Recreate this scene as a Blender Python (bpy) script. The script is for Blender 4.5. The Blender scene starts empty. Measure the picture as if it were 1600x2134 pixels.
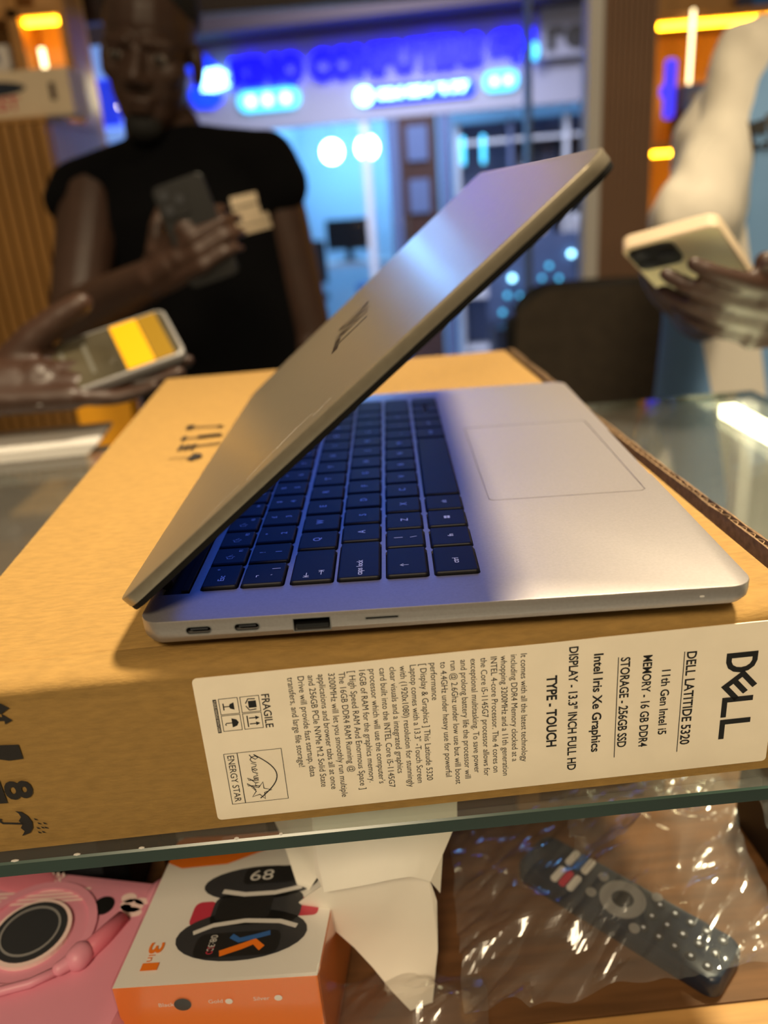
import bpy, bmesh, math, random
from mathutils import Vector, Matrix, noise
random.seed(4)
S = bpy.context.scene
COL = S.collection
PI = math.pi
Z0 = 1.15            # height of the laptop's palm rest above the floor; shapes are written relative to it
MM = 0.001

# ------------------------------------------------------------------ camera
cd = bpy.data.cameras.new('camera'); cam = bpy.data.objects.new('camera', cd); COL.objects.link(cam)
cd.sensor_fit = 'VERTICAL'; cd.sensor_height = 36.0; cd.lens = 1658.46 / 2134 * 36
cR = Vector((0.99748517, -0.00188689, -0.07085031)); cU = Vector((0.06646433, 0.37205684, 0.92582731)); cF = Vector((-0.02461341, 0.92820803, -0.37124659))
M = Matrix((cR, cU, -cF)).transposed().to_4x4(); M.translation = Vector((0.09242, -0.23499, 0.12852 + Z0)); cam.matrix_world = M
cd.clip_start = 0.01; cd.clip_end = 60
cd.dof.use_dof = True; cd.dof.focus_distance = 0.297; cd.dof.aperture_fstop = 6.0
S.camera = cam
# ------------------------------------------------------------------ world and light
W = bpy.data.worlds.new('world'); S.world = W; W.use_nodes = True
bg = W.node_tree.nodes['Background']; bg.inputs[0].default_value = (0.95, 0.72, 0.42, 1); bg.inputs[1].default_value = 0.14
S.view_settings.view_transform = 'Standard'; S.view_settings.look = 'None'; S.view_settings.gamma = 1
S.view_settings.use_curve_mapping = False; S.view_settings.exposure = 0.08
def area(name, loc, target, size, power, color, shape='DISK', spread=180):
    l = bpy.data.lights.new(name, 'AREA'); l.shape = shape; l.size = size; l.energy = power; l.color = color; l.spread = math.radians(spread)
    o = bpy.data.objects.new(name, l); COL.objects.link(o); o.location = Vector(loc) + Vector((0, 0, Z0))
    o.rotation_euler = (Vector(target) - Vector(loc)).to_track_quat('-Z', 'Y').to_euler(); return o
area('ceiling_downlight_offscreen', (0.50, 0.30, 1.65), (0.12, 0.15, 0), 0.22, 14, (1.0, 0.82, 0.55), spread=80)
area('ceiling_lamp_behind_offscreen', (-0.15, -2.0, 2.0), (0.1, 0, -0.05), 0.8, 52, (1.0, 0.80, 0.52))
area('passage_ceiling_lamp_offscreen', (.2, 4.6, 1.9), (.2, 5.9, .6), 1.2, 130, (.80, .80, 1.0))

# ------------------------------------------------------------------ materials
def lin(c):
    if isinstance(c, str): c = [int(c[i:i+2], 16) / 255 for i in (0, 2, 4)]
    return [x / 12.92 if x <= 0.04045 else ((x + 0.055) / 1.055) ** 2.4 for x in c]
def mat(name, c, rough=0.5, metal=0.0, var=0.0, scale=40, stretch=(1, 1, 1), bump=0.0, bscale=None, emit=None, estr=0, spec=0.5, coat=0, trans=0, alpha=None):
    m = bpy.data.materials.new(name); m.use_nodes = True; nt = m.node_tree; b = nt.nodes['Principled BSDF']
    c = lin(c); b.inputs['Base Color'].default_value = (*c, 1); b.inputs['Roughness'].default_value = rough; b.inputs['Metallic'].default_value = metal
    b.inputs['Specular IOR Level'].default_value = spec; b.inputs['Coat Weight'].default_value = coat; b.inputs['Transmission Weight'].default_value = trans
    if emit: b.inputs['Emission Color'].default_value = (*lin(emit), 1); b.inputs['Emission Strength'].default_value = estr
    if var or bump:
        tc = nt.nodes.new('ShaderNodeTexCoord'); mp = nt.nodes.new('ShaderNodeMapping'); mp.inputs['Scale'].default_value = stretch
        nz = nt.nodes.new('ShaderNodeTexNoise'); nz.inputs['Scale'].default_value = scale; nz.inputs['Detail'].default_value = 6
        nt.links.new(tc.outputs['Object'], mp.inputs[0]); nt.links.new(mp.outputs[0], nz.inputs['Vector'])
        if var:
            cr = nt.nodes.new('ShaderNodeValToRGB'); e = cr.color_ramp.elements
            e[0].position = 0.3; e[1].position = 0.7
            e[0].color = (*[x * (1 - var) for x in c], 1); e[1].color = (*[min(1, x * (1 + var)) for x in c], 1)
            nt.links.new(nz.outputs['Fac'], cr.inputs[0]); nt.links.new(cr.outputs[0], b.inputs['Base Color'])
        if bump:
            n2 = nz
            if bscale:
                n2 = nt.nodes.new('ShaderNodeTexNoise'); n2.inputs['Scale'].default_value = bscale; n2.inputs['Detail'].default_value = 5
                nt.links.new(mp.outputs[0], n2.inputs['Vector'])
            bp = nt.nodes.new('ShaderNodeBump'); bp.inputs['Strength'].default_value = bump; bp.inputs['Distance'].default_value = 0.001
            nt.links.new(n2.outputs['Fac'], bp.inputs['Height']); nt.links.new(bp.outputs[0], b.inputs['Normal'])
    return m
def glow(name, c, s):
    return mat(name, c, 0.4, emit=c, estr=s)
def film(name, tint, rough, refl, opacity=0.0, bump=0.0, bscale=60, haze=(1, 1, 1)):
    """thin clear sheet or pane: see-through with Fresnel gloss and a little milky haze"""
    m = bpy.data.materials.new(name); m.use_nodes = True; nt = m.node_tree; nt.nodes.clear(); N = nt.nodes.new; L = nt.links.new
    out = N('ShaderNodeOutputMaterial'); tr = N('ShaderNodeBsdfTransparent'); tr.inputs[0].default_value = (*tint, 1)
    df = N('ShaderNodeBsdfDiffuse'); df.inputs[0].default_value = (*haze, 1)
    gl = N('ShaderNodeBsdfGlossy'); gl.inputs['Roughness'].default_value = rough
    lw = N('ShaderNodeLayerWeight'); lw.inputs[0].default_value = 0.5; pw = N('ShaderNodeMath'); pw.operation = 'POWER'; pw.inputs[1].default_value = 4.0; fr = N('ShaderNodeMath'); fr.operation = 'MULTIPLY_ADD'; fr.inputs[1].default_value = 0.85; fr.inputs[2].default_value = refl; L(lw.outputs['Facing'], pw.inputs[0]); L(pw.outputs[0], fr.inputs[0])
    m1 = N('ShaderNodeMixShader'); m1.inputs[0].default_value = opacity; m2 = N('ShaderNodeMixShader')
    L(tr.outputs[0], m1.inputs[1]); L(df.outputs[0], m1.inputs[2]); L(fr.outputs[0], m2.inputs[0]); L(m1.outputs[0], m2.inputs[1]); L(gl.outputs[0], m2.inputs[2]); L(m2.outputs[0], out.inputs[0])
    if bump:
        tc = N('ShaderNodeTexCoord'); nz = N('ShaderNodeTexNoise'); nz.inputs['Scale'].default_value = bscale; bp = N('ShaderNodeBump'); bp.inputs['Strength'].default_value = bump; bp.inputs['Distance'].default_value = 0.002
        L(tc.outputs['Object'], nz.inputs['Vector']); L(nz.outputs['Fac'], bp.inputs['Height']); L(bp.outputs[0], gl.inputs['Normal']); L(bp.outputs[0], lw.inputs['Normal'])
    return m
def stripes(name, a, b, width, axis='X', rough=0.8, off=0.0, lean=0.0):
    m = mat(name, a, rough); nt = m.node_tree; N = nt.nodes.new; L = nt.links.new
    zz = N('ShaderNodeMath'); zz.operation = 'MULTIPLY_ADD'; zz.inputs[1].default_value = lean
    tc = N('ShaderNodeTexCoord'); sp = N('ShaderNodeSeparateXYZ'); ad = N('ShaderNodeMath'); ad.operation = 'ADD'; ad.inputs[1].default_value = off + 10 * width
    dv = N('ShaderNodeMath'); dv.operation = 'DIVIDE'; dv.inputs[1].default_value = width; fr = N('ShaderNodeMath'); fr.operation = 'FRACT'; gt = N('ShaderNodeMath'); gt.operation = 'GREATER_THAN'; gt.inputs[1].default_value = 0.5
    mx = N('ShaderNodeMix'); mx.data_type = 'RGBA'; mx.inputs[6].default_value = (*lin(a), 1); mx.inputs[7].default_value = (*lin(b), 1)
    L(tc.outputs['Object'], sp.inputs[0]); L(sp.outputs['Z'], zz.inputs[0]); L(sp.outputs[axis], zz.inputs[2]); L(zz.outputs[0], ad.inputs[0]); L(ad.outputs[0], dv.inputs[0]); L(dv.outputs[0], fr.inputs[0]); L(fr.outputs[0], gt.inputs[0]); L(gt.outputs[0], mx.inputs[0])
    L(mx.outputs[2], nt.nodes['Principled BSDF'].inputs['Base Color']); return m

X = {}
X['alu'] = mat('silver_anodised_metal', 'aca6a3', 0.40, 0.7, var=0.05, scale=900, bump=0.04, bscale=2500)
X['alu_lid'] = mat('silver_lid_metal', 'a09684', 0.34, 0.72, var=0.06, scale=300, stretch=(1, 4, 1), bump=0.03, bscale=2000)
X['bezel'] = mat('dark_rubber_bezel', '0e0c0b', 0.7, spec=0.2)
X['black'] = mat('matt_black_plastic', '0d0d0f', 0.45)
X['key'] = mat('black_keycap', '0a0a10', 0.5, var=0.15, scale=500, spec=0.3)
X['well'] = mat('key_well', '07070a', 0.7)
X['legend'] = mat('legend_white', 'd8dce8', 0.6)
X['port_metal'] = mat('port_rim_metal', '9a9896', 0.3, 0.9)
X['groove'] = mat('groove', '58534f', 0.6)
X['logo'] = mat('dark_chrome_logo', '3a3735', 0.3, 0.8)
X['screen'] = glow('blue_wallpaper_screen', '2f5cd8', .95)
X['card'] = mat('brown_cardboard', '98763d', 0.85, var=0.12, scale=160, stretch=(1, 3, 3), bump=0.25, bscale=420)
X['card_in'] = mat('cardboard_cut_edge', '8a6f4e', 0.9, var=0.3, scale=300, bump=0.4)
X['label'] = mat('cream_label_paper', 'fbeed8', 0.5, var=0.03, scale=60, bump=0.05, bscale=90)
X['ink'] = mat('black_ink', '0e0c0b', 0.45)
X['print'] = mat('black_print_on_card', '1d1713', 0.7)
X['wood'] = mat('brown_laminate_wood', '6d4a2c', 0.4, var=0.3, scale=14, stretch=(1, 9, 9))
X['wood_light'] = mat('light_oak_lipping', 'b98a50', 0.45, var=0.25, scale=14, stretch=(1, 9, 9))
X['wood_fl'] = mat('fluted_oak_panel', 'a9783a', 0.5, var=0.2, scale=8, stretch=(8, 8, 0.6))
X['wood_col'] = mat('fluted_walnut_panel', '94725a', 0.5, var=0.15, scale=8, stretch=(8, 8, 0.6))
X['wood_dark'] = mat('dark_brown_wood', '3a211a', 0.5, var=0.2, scale=8)
X['amber'] = mat('amber_shelf_back', 'c8985c', 0.6, var=0.12, scale=5, stretch=(5, 5, 0.5))
X['white'] = mat('white_paint', 'd8d4d0', 0.5)
X['cream'] = mat('cream_card', 'd9c4a6', 0.6, var=0.04, scale=20)
X['glass'] = film('counter_glass', (0.93, 0.97, 0.95), 0.02, 0.045, opacity=0.03)
X['glass_edge'] = mat('green_glass_edge', '0d2c21', 0.15, coat=0.2, var=0.25, scale=25)
X['glass_bevel'] = mat('polished_glass_bevel', '3f554d', 0.25)
X['pane'] = film('shop_window_glass', (0.94, 0.96, 1.0), 0.02, 0.03)
X['pink'] = mat('pink_silicone', 'e396ac', 0.45, var=0.03, scale=30)
X['pink2'] = mat('rose_pink_silicone', 'd8788c', 0.5)
X['pink_white'] = mat('pale_pink_print', 'f3d6d2', 0.6)
X['orange'] = mat('orange_print', 'f07a12', 0.35, coat=0.3)
X['paper'] = mat('glossy_white_card', 'e9e4de', 0.3, coat=0.3)
X['wrap'] = mat('translucent_white_paper', 'fcf7ec', 0.5, var=0.03, scale=25)
X['grey'] = mat('grey_plastic', '8c8a8a', 0.4)
X['dgrey'] = mat('dark_grey_plastic', '2d2e33', 0.4)
X['navy'] = mat('navy_plastic', '1c2536', 0.35)
X['red'] = mat('red_plastic', 'c03048', 0.4)
X['blue'] = mat('blue_plastic', '2f62a8', 0.4)
X['skin'] = mat('dark_brown_skin', '3d281e', 0.5, var=0.1, scale=30)
X['skin2'] = mat('brown_skin_darker', '3a251b', 0.45, var=0.1, scale=30)
X['hair'] = mat('black_hair', '0b0908', 0.8, bump=0.6, bscale=300)
X['shirt'] = mat('black_cotton', '050507', 1.0, var=0.2, scale=12, spec=0.15)
X['trouser'] = mat('dark_denim', '1a1d26', 0.9)
X['eye'] = mat('eye_white', '7d746e', 0.4)
X['iris'] = mat('eye_dark', '0a0706', 0.2)
X['jersey'] = stripes('white_and_blue_striped_jersey', 'd8d0c2', '6f97c4', 0.13, off=-0.002, lean=0.18)
X['sleeve'] = mat('cream_sleeve', 'd6cebf', 0.85, var=0.08, scale=14)
X['mesh'] = mat('black_chair_mesh', '463c30', 0.8, var=0.15, scale=30)
X['yellow_box'] = mat('yellow_card', 'f2a820', 0.5)
X['cello'] = film('clear_cellophane', (0.96, 0.96, 0.95), 0.16, 0.09, opacity=0.05)
X['shrink'] = film('tight_shrink_film', (.98, .98, .98), 0.12, 0.03, opacity=0.01)
X['fascia'] = mat('grey_blue_fascia', '9b9ba6', 0.6)
X['shopwall'] = mat('pale_blue_shop_wall', 'd6dbe0', 0.7)
X['shopfloor'] = mat('pale_floor_tile', 'c8d2da', 0.4, var=0.06, scale=3)
X['soffit'] = mat('dark_soffit', '2a1e22', 0.8)
X['steelblue'] = mat('blue_grey_cabinet', '55688e', 0.5)
X['led_y'] = glow('warm_led', 'ffb41a', 22)
X['led_w'] = glow('warm_white_led', 'fff0c0', 14)
X['shop_globe'] = glow('bright_cool_lamp', '78c4ff', 90)
X['led_v'] = glow('soft_warm_led', 'ffe8b0', 4)
X['led_c'] = glow('cool_white_led', '9fe8ff', 6)
X['sign_b'] = glow('blue_neon_letters', '0000ff', 5)
X['sign_d'] = glow('blue_backlit_panel', '0838ff', 1.6)
X['sign_c'] = glow('cyan_lit_panel', '58d8ff', 1.5)
X['purple'] = glow('violet_neon', '3a34f0', 1.3)
X['lightbox'] = glow('pale_blue_lightbox', '7fa8f0', 0.8)
X['lightblue_print'] = glow('deep_blue_backlit_print', '1038e0', 0.9)

# ------------------------------------------------------------------ helpers
def me_of(bm, name):
    me = bpy.data.meshes.new(name); bm.normal_update(); bm.to_mesh(me); bm.free(); return me
def obj(name, bm, m, parent=None, smooth=False, off=None, recalc=True):
    if isinstance(bm, bmesh.types.BMesh):
        if recalc: bmesh.ops.recalc_face_normals(bm, faces=bm.faces)
        if smooth:
            for f in bm.faces: f.smooth = True
        me = me_of(bm, name)
    else: me = bm
    ms = m if isinstance(m, (list, tuple)) else [m]
    if not me.materials:
        for k in ms: me.materials.append(X[k])
    o = bpy.data.objects.new(name, me); COL.objects.link(o)
    if parent: o.parent = parent
    else: o.location.z = Z0
    if off: o.location = Vector(o.location) + Vector(off)
    if smooth == 'auto':
        md = o.modifiers.new('split', 'EDGE_SPLIT'); md.split_angle = 0.7
    return o
def tag(o, label=None, cat=None, group=None, kind=None):
    if label: o['label'] = label
    if cat: o['category'] = cat
    if group: o['group'] = group
    if kind: o['kind'] = kind
    return o
def thing(name, label, cat, loc=(0, 0, 0), rotz=0, group=None, kind=None):
    o = bpy.data.objects.new(name, None); COL.objects.link(o); o.empty_display_size = 0.02
    o.location = Vector(loc) + Vector((0, 0, Z0)); o.rotation_euler.z = rotz
    return tag(o, label, cat, group, kind)
def B(): return bmesh.new()
def box(bm, x0, x1, y0, y1, z0, z1, M=None):
    vs = [bm.verts.new((x, y, z)) for x in (x0, x1) for y in (y0, y1) for z in (z0, z1)]
    for f in ((0, 1, 3, 2), (4, 6, 7, 5), (0, 4, 5, 1), (2, 3, 7, 6), (0, 2, 6, 4), (1, 5, 7, 3)): bm.faces.new([vs[i] for i in f])
    if M is not None: bmesh.ops.transform(bm, matrix=M, verts=vs)
    return vs
def rbox(bm, x0, x1, y0, y1, z0, z1, r=0.002, seg=2, M=None):
    b2 = B(); box(b2, x0, x1, y0, y1, z0, z1); bmesh.ops.bevel(b2, geom=list(b2.edges), offset=r, segments=seg, affect='EDGES', profile=0.5)
    if M is not None: bmesh.ops.transform(b2, matrix=M, verts=b2.verts)
    tmp = bpy.data.meshes.new('tmp'); b2.to_mesh(tmp); b2.free(); bm.from_mesh(tmp); bpy.data.meshes.remove(tmp)
def rrect(x0, x1, y0, y1, r, n=6):
    pts = []
    for cx, cy, a in ((x1 - r, y1 - r, 0), (x0 + r, y1 - r, 90), (x0 + r, y0 + r, 180), (x1 - r, y0 + r, 270)):
        for k in range(n + 1):
            t = math.radians(a + 90 * k / n); pts.append((cx + r * math.cos(t), cy + r * math.sin(t)))
    return pts
def loft(bm, rings, cap=True, close=True):
    R = [[bm.verts.new(p) for p in r] for r in rings]; n = len(R[0])
    for a, b in zip(R, R[1:]):
        for i in range(n if close else n - 1):
            j = (i + 1) % n; bm.faces.new((a[i], a[j], b[j], b[i]))
    if cap:
        bm.faces.new(list(reversed(R[0]))); bm.faces.new(R[-1])
    return R
def prism(bm, pts, z0, z1, fn=lambda x, y, z: (x, y, z)):
    loft(bm, [[fn(x, y, z0) for x, y in pts], [fn(x, y, z1) for x, y in pts]])
def circ(c, r, n=24, ry=None, a0=0): return [(c[0] + r * math.cos(a0 + 2 * PI * k / n), c[1] + (ry or r) * math.sin(a0 + 2 * PI * k / n)) for k in range(n)]
def frame_of(d):
    d = Vector(d).normalized(); a = Vector((0, 0, 1)) if abs(d.z) < 0.9 else Vector((1, 0, 0)); u = d.cross(a).normalized(); return u, d.cross(u)
def tube(bm, pts, r, n=8, closed=False):
    pts = [Vector(p) for p in pts]; rings = []
    for i, p in enumerate(pts):
        d = pts[min(i + 1, len(pts) - 1)] - pts[max(i - 1, 0)]; u, v = frame_of(d); rr = r[i] if isinstance(r, (list, tuple)) else r
        rings.append([p + (u * math.cos(2 * PI * k / n) + v * math.sin(2 * PI * k / n)) * rr for k in range(n)])
    loft(bm, rings)
def capsule(bm, a, b, ra, rb, n=14):
    a = Vector(a); b = Vector(b); d = (b - a); L = d.length; d = d / L if L else Vector((0, 0, 1)); u, v = frame_of(d); rings = []
    for k in range(5):
        t = PI / 2 * k / 5; rings.append((a - d * ra * math.cos(t), ra * math.sin(t) + 1e-5))
    rings.append((a, ra)); rings.append((b, rb))
    for k in range(1, 6):
        t = PI / 2 * k / 5; rings.append((b + d * rb * math.sin(t), rb * math.cos(t) + 1e-5))
    loft(bm, [[p + (u * math.cos(2 * PI * j / n) + v * math.sin(2 * PI * j / n)) * r for j in range(n)] for p, r in rings])
def ell(bm, c, r, M=None, u=16, v=10):
    mm = Matrix.Translation(Vector(c)) @ Matrix.Diagonal((*r, 1))
    if M is not None: mm = M @ mm
    bmesh.ops.create_uvsphere(bm, u_segments=u, v_segments=v, radius=1, matrix=mm)
def remesh(name, bm, voxel, smooth, m, parent, off=None):
    bmesh.ops.recalc_face_normals(bm, faces=bm.faces)
    me = me_of(bm, name + '_raw'); o = bpy.data.objects.new(name + '_raw', me); COL.objects.link(o)
    r = o.modifiers.new('r', 'REMESH'); r.mode = 'VOXEL'; r.voxel_size = voxel
    s = o.modifiers.new('s', 'SMOOTH'); s.factor = 0.6; s.iterations = smooth
    dg = bpy.context.evaluated_depsgraph_get(); nm = bpy.data.meshes.new_from_object(o.evaluated_get(dg)); nm.name = name
    bpy.data.objects.remove(o); bpy.data.meshes.remove(me)
    for p in nm.polygons: p.use_smooth = True
    nm.materials.clear()
    return obj(name, nm, m, parent, off=off)
_tc = {}
def text_raw(s, bold=0.0, res=3):
    k = (s, bold)
    if k not in _tc:
        c = bpy.data.curves.new('t', 'FONT'); c.body = s; c.size = 1; c.resolution_u = res; c.offset = bold
        o = bpy.data.objects.new('t', c); COL.objects.link(o)
        dg = bpy.context.evaluated_depsgraph_get(); me = bpy.data.meshes.new_from_object(o.evaluated_get(dg))
        bpy.data.objects.remove(o); bpy.data.curves.remove(c)
        vs = [(v.co.x, v.co.y) for v in me.vertices]; fs = [tuple(p.vertices) for p in me.polygons]; bpy.data.meshes.remove(me)
        x0 = min(v[0] for v in vs); _tc[k] = ([(x - x0, y) for x, y in vs], fs, max(v[0] for v in vs) - x0)
    return _tc[k]
def text(bm, s, fn, length=None, cap=1.0, sx=None, bold=0.0, center=False):
    """fn(tx,ty)->3D; cap = capital height; length fixes the line width"""
    vs, fs, w = text_raw(s, bold); sy = cap / 0.70
    if length: sx = length / w
    elif sx is None: sx = sy
    ox = -w * sx / 2 if center else 0
    V = [bm.verts.new(fn(x * sx + ox, y * sy)) for x, y in vs]
    for f in fs:
        try: bm.faces.new([V[i] for i in f])
        except ValueError: pass
def poly(bm, pts, fn): bm.faces.new([bm.verts.new(fn(*p)) for p in pts])
def stroke(bm, pts, w, fn, closed=False):
    n = len(pts); P = [Vector(p) for p in pts]; a = []; b = []
    for i in range(n):
        p0 = P[(i - 1) % n] if closed or i else P[i]; p1 = P[(i + 1) % n] if closed or i < n - 1 else P[i]
        d = (p1 - p0); d = d.normalized() if d.length else Vector((1, 0)); k = Vector((-d.y, d.x)) * w / 2
        a.append(bm.verts.new(fn(*(P[i] + k)))); b.append(bm.verts.new(fn(*(P[i] - k))))
    for i in range(n if closed else n - 1):
        j = (i + 1) % n; bm.faces.new((a[i], a[j], b[j], b[i]))
def ring2d(bm, outer, inner, fn):
    a = [bm.verts.new(fn(*p)) for p in outer]; b = [bm.verts.new(fn(*p)) for p in inner]; n = len(a)
    for i in range(n): bm.faces.new((a[i], a[(i + 1) % n], b[(i + 1) % n], b[i]))
def dell_logo(bm, fn, s=1.0):
    """tx 0..36.5, ty 0..11 (millimetres on the label)"""
    T = 2.2; g = lambda x, y: fn(x * s, y * s)
    o = [(0, 0), (3.8, 0), (6.2, 0.9), (7.8, 2.9), (8.4, 5.6), (7.8, 8.3), (6.2, 10.3), (3.8, 11.2), (0, 11.2)]
    i = [(T, T * .9), (3.6, T * .9), (5.0, 2.6), (5.9, 3.9), (6.2, 5.6), (5.9, 7.3), (5.0, 8.6), (3.6, 9.3), (T, 9.3)]
    ring2d(bm, o, i, g)
    R = Matrix.Rotation(math.radians(40), 2); c = Vector((13.9, 5.6))
    for q in ([(-4.2, -5), (-2.1, -5), (-2.1, 5), (-4.2, 5)], [(-2.2, -5), (4.2, -5), (4.2, -2.9), (-2.2, -2.9)], [(-2.2, -1.05), (4.0, -1.05), (4.0, 1.05), (-2.2, 1.05)], [(-2.2, 2.9), (4.2, 2.9), (4.2, 5), (-2.2, 5)]):
        poly(bm, [tuple(c + R @ Vector(p)) for p in q], g)
    for x in (18.6, 28.2):
        poly(bm, [(x, 0), (x + 8.6, 0), (x + 8.6, T * .9), (x + T, T * .9), (x + T, 11.2), (x, 11.2)], g)

# ------------------------------------------------------------------ the shop shell
bm = B(); box(bm, -4, 5, -3, 12, -0.02 - Z0, -Z0); tag(obj('floor', bm, 'shopfloor'), kind='structure')
# counter turned slightly against the laptop
CT = math.radians(3.4)
cnt = thing('glass_counter', 'glass topped display counter with green edge and wooden shelf under the carton', 'counter', (-0.0592, -0.0185, -Z0), CT)
CZ = Z0 - 0.083      # glass top height in counter space
def cobj(name, bm, m, **k): return obj(name, bm, m, cnt, **k)
bm = B(); b0 = B()
box(b0, -0.75, 0.545, 0, 0.545, CZ - 0.006, CZ)
bmesh.ops.bevel(b0, geom=[e for e in b0.edges if all(abs(v.co.y) < 1e-6 for v in e.verts) and all(abs(v.co.z - CZ) < 1e-6 for v in e.verts)], offset=0.0007, segments=1, affect='EDGES')
bmesh.ops.recalc_face_normals(b0, faces=b0.faces)
for f in b0.faces: f.material_index = 0 if abs(f.normal.z) > 0.95 else (2 if abs(f.normal.z) > 0.3 else 1)
tag(cobj('glass_top', b0, ['glass', 'glass_edge', 'glass_bevel'], recalc=False), 'clear glass sheet with dark green polished edge')
bm.free()
bm = B(); box(bm, -0.75, 0.545, 0.024, 0.53, CZ - 0.165, CZ - 0.147); cobj('shelf_board', bm, 'wood')
bm = B(); box(bm, -0.75, 0.545, -0.02, 0.023, CZ - 0.165, CZ - 0.147); tag(cobj('shelf_lipping', bm, 'wood_light'), 'pale oak front strip of the shelf')
bm = B(); box(bm, -0.75, 0.545, 0.535, 0.541, 0.05, CZ - 0.006); cobj('back_pane', bm, 'glass')
bm = B(); box(bm, 0.539, 0.545, 0.0, 0.535, 0.05, CZ - 0.006); cobj('side_pane', bm, 'glass')
bm = B(); box(bm, -0.75, 0.539, 0.0, 0.53, 0.03, CZ - 0.5); cobj('base_cabinet', bm, 'wood_fl')
for x in (-0.745, 0.53):
    bm = B(); box(bm, x - 0.006, x + 0.008, 0.515, 0.535, 0.0, CZ - 0.006); cobj('corner_post', bm, 'white')
    bm = B(); box(bm, x - 0.006, x + 0.008, 0.0, 0.02, 0.0, CZ - 0.006) if x < 0 else box(bm, x - 0.006, x + 0.008, 0.02, 0.04, 0.0, CZ - 0.006); cobj('corner_post', bm, 'white')
bm = B(); box(bm, 0.503, 0.518, 0.02, 0.525, CZ - 0.018, CZ - 0.0065); tag(cobj('led_strip', bm, 'led_w'), 'glowing warm white light strip under the glass')
for k, (x, y) in enumerate(((0.005, 0), (0.027, 0), (0.05, 0), (0.084, 0), (0.100, 0))):
    bm = B(); ell(bm, (x, 0.0009, CZ + 0.0001), (0.0016 - 0.0002 * k, 0.0006, 0.0004), u=6, v=4); tag(cobj('glass_chip', bm, 'white'), 'small chip in the glass edge')

# ------------------------------------------------------------------ carton
BT = math.radians(4.1375)
bx = thing('laptop_carton', 'flat brown cardboard carton with white spec label under the laptop', 'carton', (0.01739, -0.006788, -0.083), BT)
BZ = 0.083           # carton space: z + BZ
UL, UR, VD, ZT = -0.0940, 0.2125, 0.4916, -0.0125
prof = [(0, -0.083), (0, -0.0225), (0.0006, -0.0205), (0.0, -0.0188), (0.0006, -0.0168), (0.0022, -0.0150), (0.006, -0.0137), (0.0138, -0.0129), (0.0146, -0.0132), (0.0155, -0.0125), (VD - 0.003, ZT), (VD, ZT - 0.003), (VD, -0.083)]
bm = B(); N = 60; rings = []
for i in range(N + 1):
    u = UL + (UR - UL) * i / N; rings.append([(u, v + (0.0006 * noise.noise((u * 30, z * 40, 1)) if z > -0.08 and 0.0 <= v < 0.02 else 0), z + BZ + (0.0005 * noise.noise((u * 25, v * 25, 3)) if -0.083 < z and z > -0.02 else 0)) for v, z in prof])
loft(bm, rings); obj('carton_body', bm, 'card', bx, smooth='auto')
# right hand wall of the carton: corrugated board, its cut edge standing beside the lid
def flare(v): return 0.0045 + 0.005 * max(0, 1 - v / 0.22) ** 1.4
bm = B(); n = 90
for (o0, o1, zt) in ((0.0, 0.0006, -0.0118), (0.0030, 0.0036, -0.0116)):
    rs = []
    for i in range(n + 1):
        v = 0.004 + (VD - 0.004) * i / n; f = flare(v); rs.append([(UR + f + o0, v, 0.0005), (UR + f + o1, v, 0.0005), (UR + f + o1, v, zt + BZ + 0.0008 * noise.noise((v * 60, o0 * 900, 0))), (UR + f + o0, v, zt + BZ + 0.0008 * noise.noise((v * 60, o0 * 900, 5)))])
    loft(bm, rs)
obj('side_wall_liner', bm, 'card_in', bx)
bm = B(); n = 900; rs = []
for i in range(n + 1):
    v = 0.004 + (VD - 0.004) * i / n; f = flare(v) + 0.0018 + 0.0011 * math.sin(2 * PI * v / 0.0068)
    rs.append([(UR + f - 0.00025, v, 0.02), (UR + f + 0.00025, v, 0.02), (UR + f + 0.00025, v, -0.0122 + BZ), (UR + f - 0.00025, v, -0.0122 + BZ)])
loft(bm, rs); tag(obj('corrugated_flute', bm, 'card_in', bx), 'wavy corrugated core along the cut edge')
bm = B(); box(bm, UR - 0.001, UR + 0.0045, 0.004, VD - 0.002, 0.0, 0.05); obj('side_wall_base', bm, 'card', bx)
# label
eps = 0.0004
def fl(u, z, k=0): return (u * MM, -eps - k * 0.00012, z * MM + BZ)
pts = rrect(0, 204.9, -79.1, -18.5, 1.6, 4)
bm = B(); loft(bm, [[(u * MM, 0.0001, z * MM + BZ) for u, z in pts], [fl(u, z) for u, z in pts]]); lab = tag(obj('shipping_label', bm, 'label', bx), 'cream paper label printed with black laptop specifications')
def T(s, u, z, **k):
    bm = B(); text(bm, s, lambda x, y: fl(u + y, z - x, 1), **k); return obj('text_line', bm, 'ink', lab)
for s, u, z0, z1, c, b in (('DELL LATITIDE 5320', 171.2, -27.7, -67.5, 3.5, 0.020), ('11th Gen Intel i5', 162.6, -34.2, -61.9, 3.1, 0.016), ('MEMORY - 16 GB DDR4', 155.6, -27.4, -66.5, 3.2, 0.018), ('STORAGE - 256GB SSD', 147.6, -27.3, -65.7, 3.3, 0.020),
                           ('Intel Iris Xe Graphics', 138.0, -24.7, -66.5, 3.3, 0.022), ('DISPLAY - 13.3" INCH FULL HD', 129.2, -20.9, -73.6, 3.2, 0.020), ('TYPE - TOUCH', 121.4, -31.7, -62.1, 3.6, 0.028)):
    T(s, u, z0, length=z0 - z1, cap=c, bold=b)
for u, z0, z1 in ((170.1, -27.5, -70.5), (146.5, -27.0, -70.0)):
    bm = B(); poly(bm, [(u, z0), (u + .3, z0), (u + .3, z1), (u, z1)], lambda a, b: fl(a, b, 1)); obj('underline', bm, 'ink', lab)
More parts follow.
